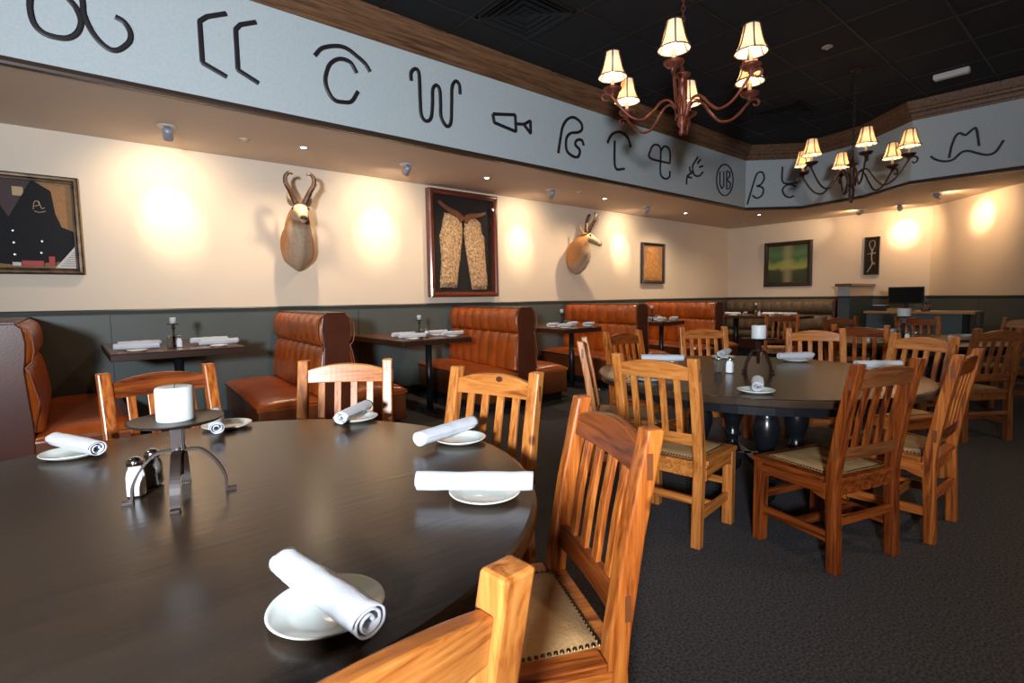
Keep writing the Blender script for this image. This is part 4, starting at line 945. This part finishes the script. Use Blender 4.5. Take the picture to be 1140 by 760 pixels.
mount('pronghorn head mount turned to the right, above the fourth booth',[((6.56,WY-.001,1.90),.165,.265,X),((6.52,6.10,1.89),.185,.285,X),((6.47,6.0,1.885),.172,.258,(.9,.2,0)),((6.43,5.935,1.97),.155,.205,(.7,.5,0)),((6.415,5.89,2.06),.130,.155,(.5,.8,0)),((6.415,5.86,2.13),.110,.130,(.4,.9,0)),
((6.44,5.83,2.20),.084,.088,S2),((6.51,5.80,2.195),.076,.080,S2),((6.59,5.77,2.155),.058,.062,S2),((6.67,5.745,2.11),.043,.048,S2),((6.715,5.73,2.085),.036,.038,S2),((6.73,5.725,2.077),.022,.024,S2)],(6.50,5.805,2.21),(1,-.35,-.5))
# ------------------------------------------------------------------ host desk
t=thing('host_desk','host desk with light wood top and dark blue green front','desk',(9.5,2.055,0),0)
bm=NB(); box(bm,-.30,.35,-.645,.645,.935,.970); link('desk_top',bm,M['desktop'],t,bevel=.006)
bm=NB(); box(bm,-.24,-.21,-.50,.62,.06,.934); link('front_panel',bm,M['deskfront'],t)
bm=NB(); box(bm,-.2095,.33,.59,.62,.06,.934); link('side_panel',bm,M['deskfront'],t)
for x,y in ((-.27,-.62),(.30,-.62),(.30,.60)):
    bm=NB(); box(bm,x-.02,x+.02,y-.018,y+.018,0,.934); link('leg',bm,M['blackmetal'],t)
bm=NB(); box(bm,-.2095,.32,-.50,-.47,.06,.934); link('side_panel',bm,M['deskfront'],t)
DZ=.9705
t=thing('computer_monitor','black flat computer monitor standing on the host desk','monitor',(9.60,2.265,DZ),0)
bm=NB(); box(bm,-.10,.10,-.11,.11,0,.012); link('base',bm,M['plastic_blk'],t,bevel=.004)
bm=NB(); box(bm,.01,.04,-.025,.025,.012,.20); link('neck',bm,M['plastic_blk'],t)
bm=NB(); box(bm,-.02,.009,-.22,.22,.105,.355,Matrix.Rotation(-.12,4,'Y')); link('bezel',bm,M['plastic_blk'],t,bevel=.004)
bm=NB(); box(bm,-.0225,-.0205,-.205,.205,.122,.340,Matrix.Rotation(-.12,4,'Y')); link('screen',bm,M['screen'],t)
t=thing('label_printer','squat black printer at left end of the host desk','printer',(9.50,2.565,DZ),0)
bm=NB(); box(bm,-.10,.10,-.10,.10,0,.075); link('body',bm,M['plastic_blk'],t,bevel=.012)
bm=NB(); box(bm,-.08,.07,-.08,.08,.0755,.085); link('paper_sheets',bm,M['paper'],t)
bm=NB(); box(bm,-.0,.10,-.16,.16,0,.0)
bm.free()
t=thing('wooden_tray','pale wooden tray below the monitor on the host desk','tray',(9.34,2.27,DZ),0)
bm=NB(); box(bm,-.07,.07,-.15,.15,0,.01); link('tray_base',bm,M['desktop'],t)
bm=NB()
for a in ((-.07,-.06,-.15,.15),(.06,.07,-.15,.15),(-.06,.06,-.15,-.14),(-.06,.06,.14,.15)): box(bm,a[0],a[1],a[2],a[3],.0102,.04)
link('rim',bm,M['desktop'],t)
t=thing('pen_cup','round patterned cup of dark pens at right of monitor','pen cup',(9.42,1.99,DZ),0)
bm=NB(); lathe(bm,[(0,0),(.05,0),(.06,.05),(.055,.09),(.050,.09),(.054,.05),(.045,.006),(0,.006)],20); link('cup',bm,mat('mauve_striped_cup',(.30,.14,.12),.6,col2=(.05,.03,.03),nscale=9,stretch=(1,1,6)),t,smooth=True)
for k in range(6):
    a=k*1.1; bm=NB(); tube(bm,[(.02*math.cos(a),.02*math.sin(a),.01),(.042*math.cos(a),.042*math.sin(a),.10),(.055*math.cos(a),.055*math.sin(a),.14)],.005,6); link('pen',bm,M['plastic_blk'],t)
# wall outlet
wd=Vector((dg.x,dg.y)); pn=Vector((-dg.y,dg.x)); 
p0=Vector(CR)+wd*.24; ang=math.atan2(wd.y,wd.x)
t=thing('wall_thermostat','small cream switch plate on the diagonal wall above the rail','switch',(p0.x,p0.y,1.30),ang)
bm=NB(); box(bm,-.035,.035,.0005,.008,-.02,.075); link('cover_plate',bm,M['whitefix'],t,bevel=.002)
bm=NB(); box(bm,-.012,.012,.0085,.016,-.055,-.035); box(bm,-.006,.006,.0085,.014,.01,.035); link('toggle',bm,M['plastic_blk'],t)
# water bottle on the floor side chair
t=thing('water_bottle','clear plastic water bottle with teal label standing on the floor behind the edge-on chair','bottle',(4.50,3.86,.001),0)
bm=NB(); lathe(bm,[(0,.002),(.026,0),(.031,.006),(.031,.05),(.029,.055),(.031,.06),(.031,.125),(.026,.15),(.013,.178),(.012,.192),(0,.192)],24); link('bottle_body',bm,M['water'],t,smooth=True)
bm=NB(); lathe(bm,[(.0316,.065),(.032,.066),(.032,.115),(.0316,.116)],24); link('wrap_label',bm,M['teal'],t,smooth=True)
bm=NB(); lathe(bm,[(0,.1925),(.0145,.1925),(.0145,.208),(0,.208)],16); link('cap',bm,M['paper'],t,smooth=True)
# ------------------------------------------------------------------ light and camera
l=bpy.data.lights.new('photographer_strobe','SPOT'); l.shadow_soft_size=.16; l.energy=1350; l.color=(.82,.91,1.0); l.spot_size=math.radians(112); l.spot_blend=1
o=bpy.data.objects.new('photographer_strobe',l); COL.objects.link(o); o.location=(-1.5,-1.05,1.62)
o.rotation_euler=Vector((.62,.73,.29)).to_track_quat('-Z','Y').to_euler()
w=bpy.data.worlds.new('room_dim'); sc.world=w; w.use_nodes=True; w.node_tree.nodes['Background'].inputs[0].default_value=(.5,.42,.36,1); w.node_tree.nodes['Background'].inputs[1].default_value=.1
# added warm fill lamps in the black ceiling, out of view
for x,y in ((-1.6,3.2),(1.2,-1.6),(4.2,-1.4)):
    bm=NB(); lathe(bm,[(0,-.004),(.06,-.004),(.062,0),(0,0)],24,(x,y,ZC-.008)); 
    tag(link('added_fill_lamp',bm,M['lens'],smooth=True),'added round fill lamp in the black ceiling, out of view','ceiling light','added fill lamps out of view')
    spot((x,y,ZC-.03),(x+.2,y,0),170,WARM2,110,1,.06)
cam=bpy.data.cameras.new('camera'); cam.sensor_width=36; cam.lens=36*587.895/1140; cam.clip_start=.05
o=bpy.data.objects.new('camera',cam); COL.objects.link(o); sc.camera=o
yaw,pitch,roll=0.872850442,-0.0824756764,-0.0138102443
Fv=Vector((math.cos(yaw)*math.cos(pitch),math.sin(yaw)*math.cos(pitch),math.sin(pitch))); Rv=Vector((math.sin(yaw),-math.cos(yaw),0)); Uv=Rv.cross(Fv)
c,s=math.cos(roll),math.sin(roll); R2=Rv*c+Uv*s; U2=-Rv*s+Uv*c
m=Matrix((R2,U2,-Fv)).transposed().to_4x4(); m.translation=(0,0,1.24); o.matrix_world=m
sc.view_settings.view_transform='Standard'; sc.view_settings.look='None'; sc.view_settings.gamma=1; sc.view_settings.exposure=0.42; sc.view_settings.use_curve_mapping=False
sc.cycles.use_denoising=True; sc.cycles.max_bounces=8; sc.cycles.sample_clamp_indirect=4; sc.cycles.caustics_reflective=False; sc.cycles.caustics_refractive=False
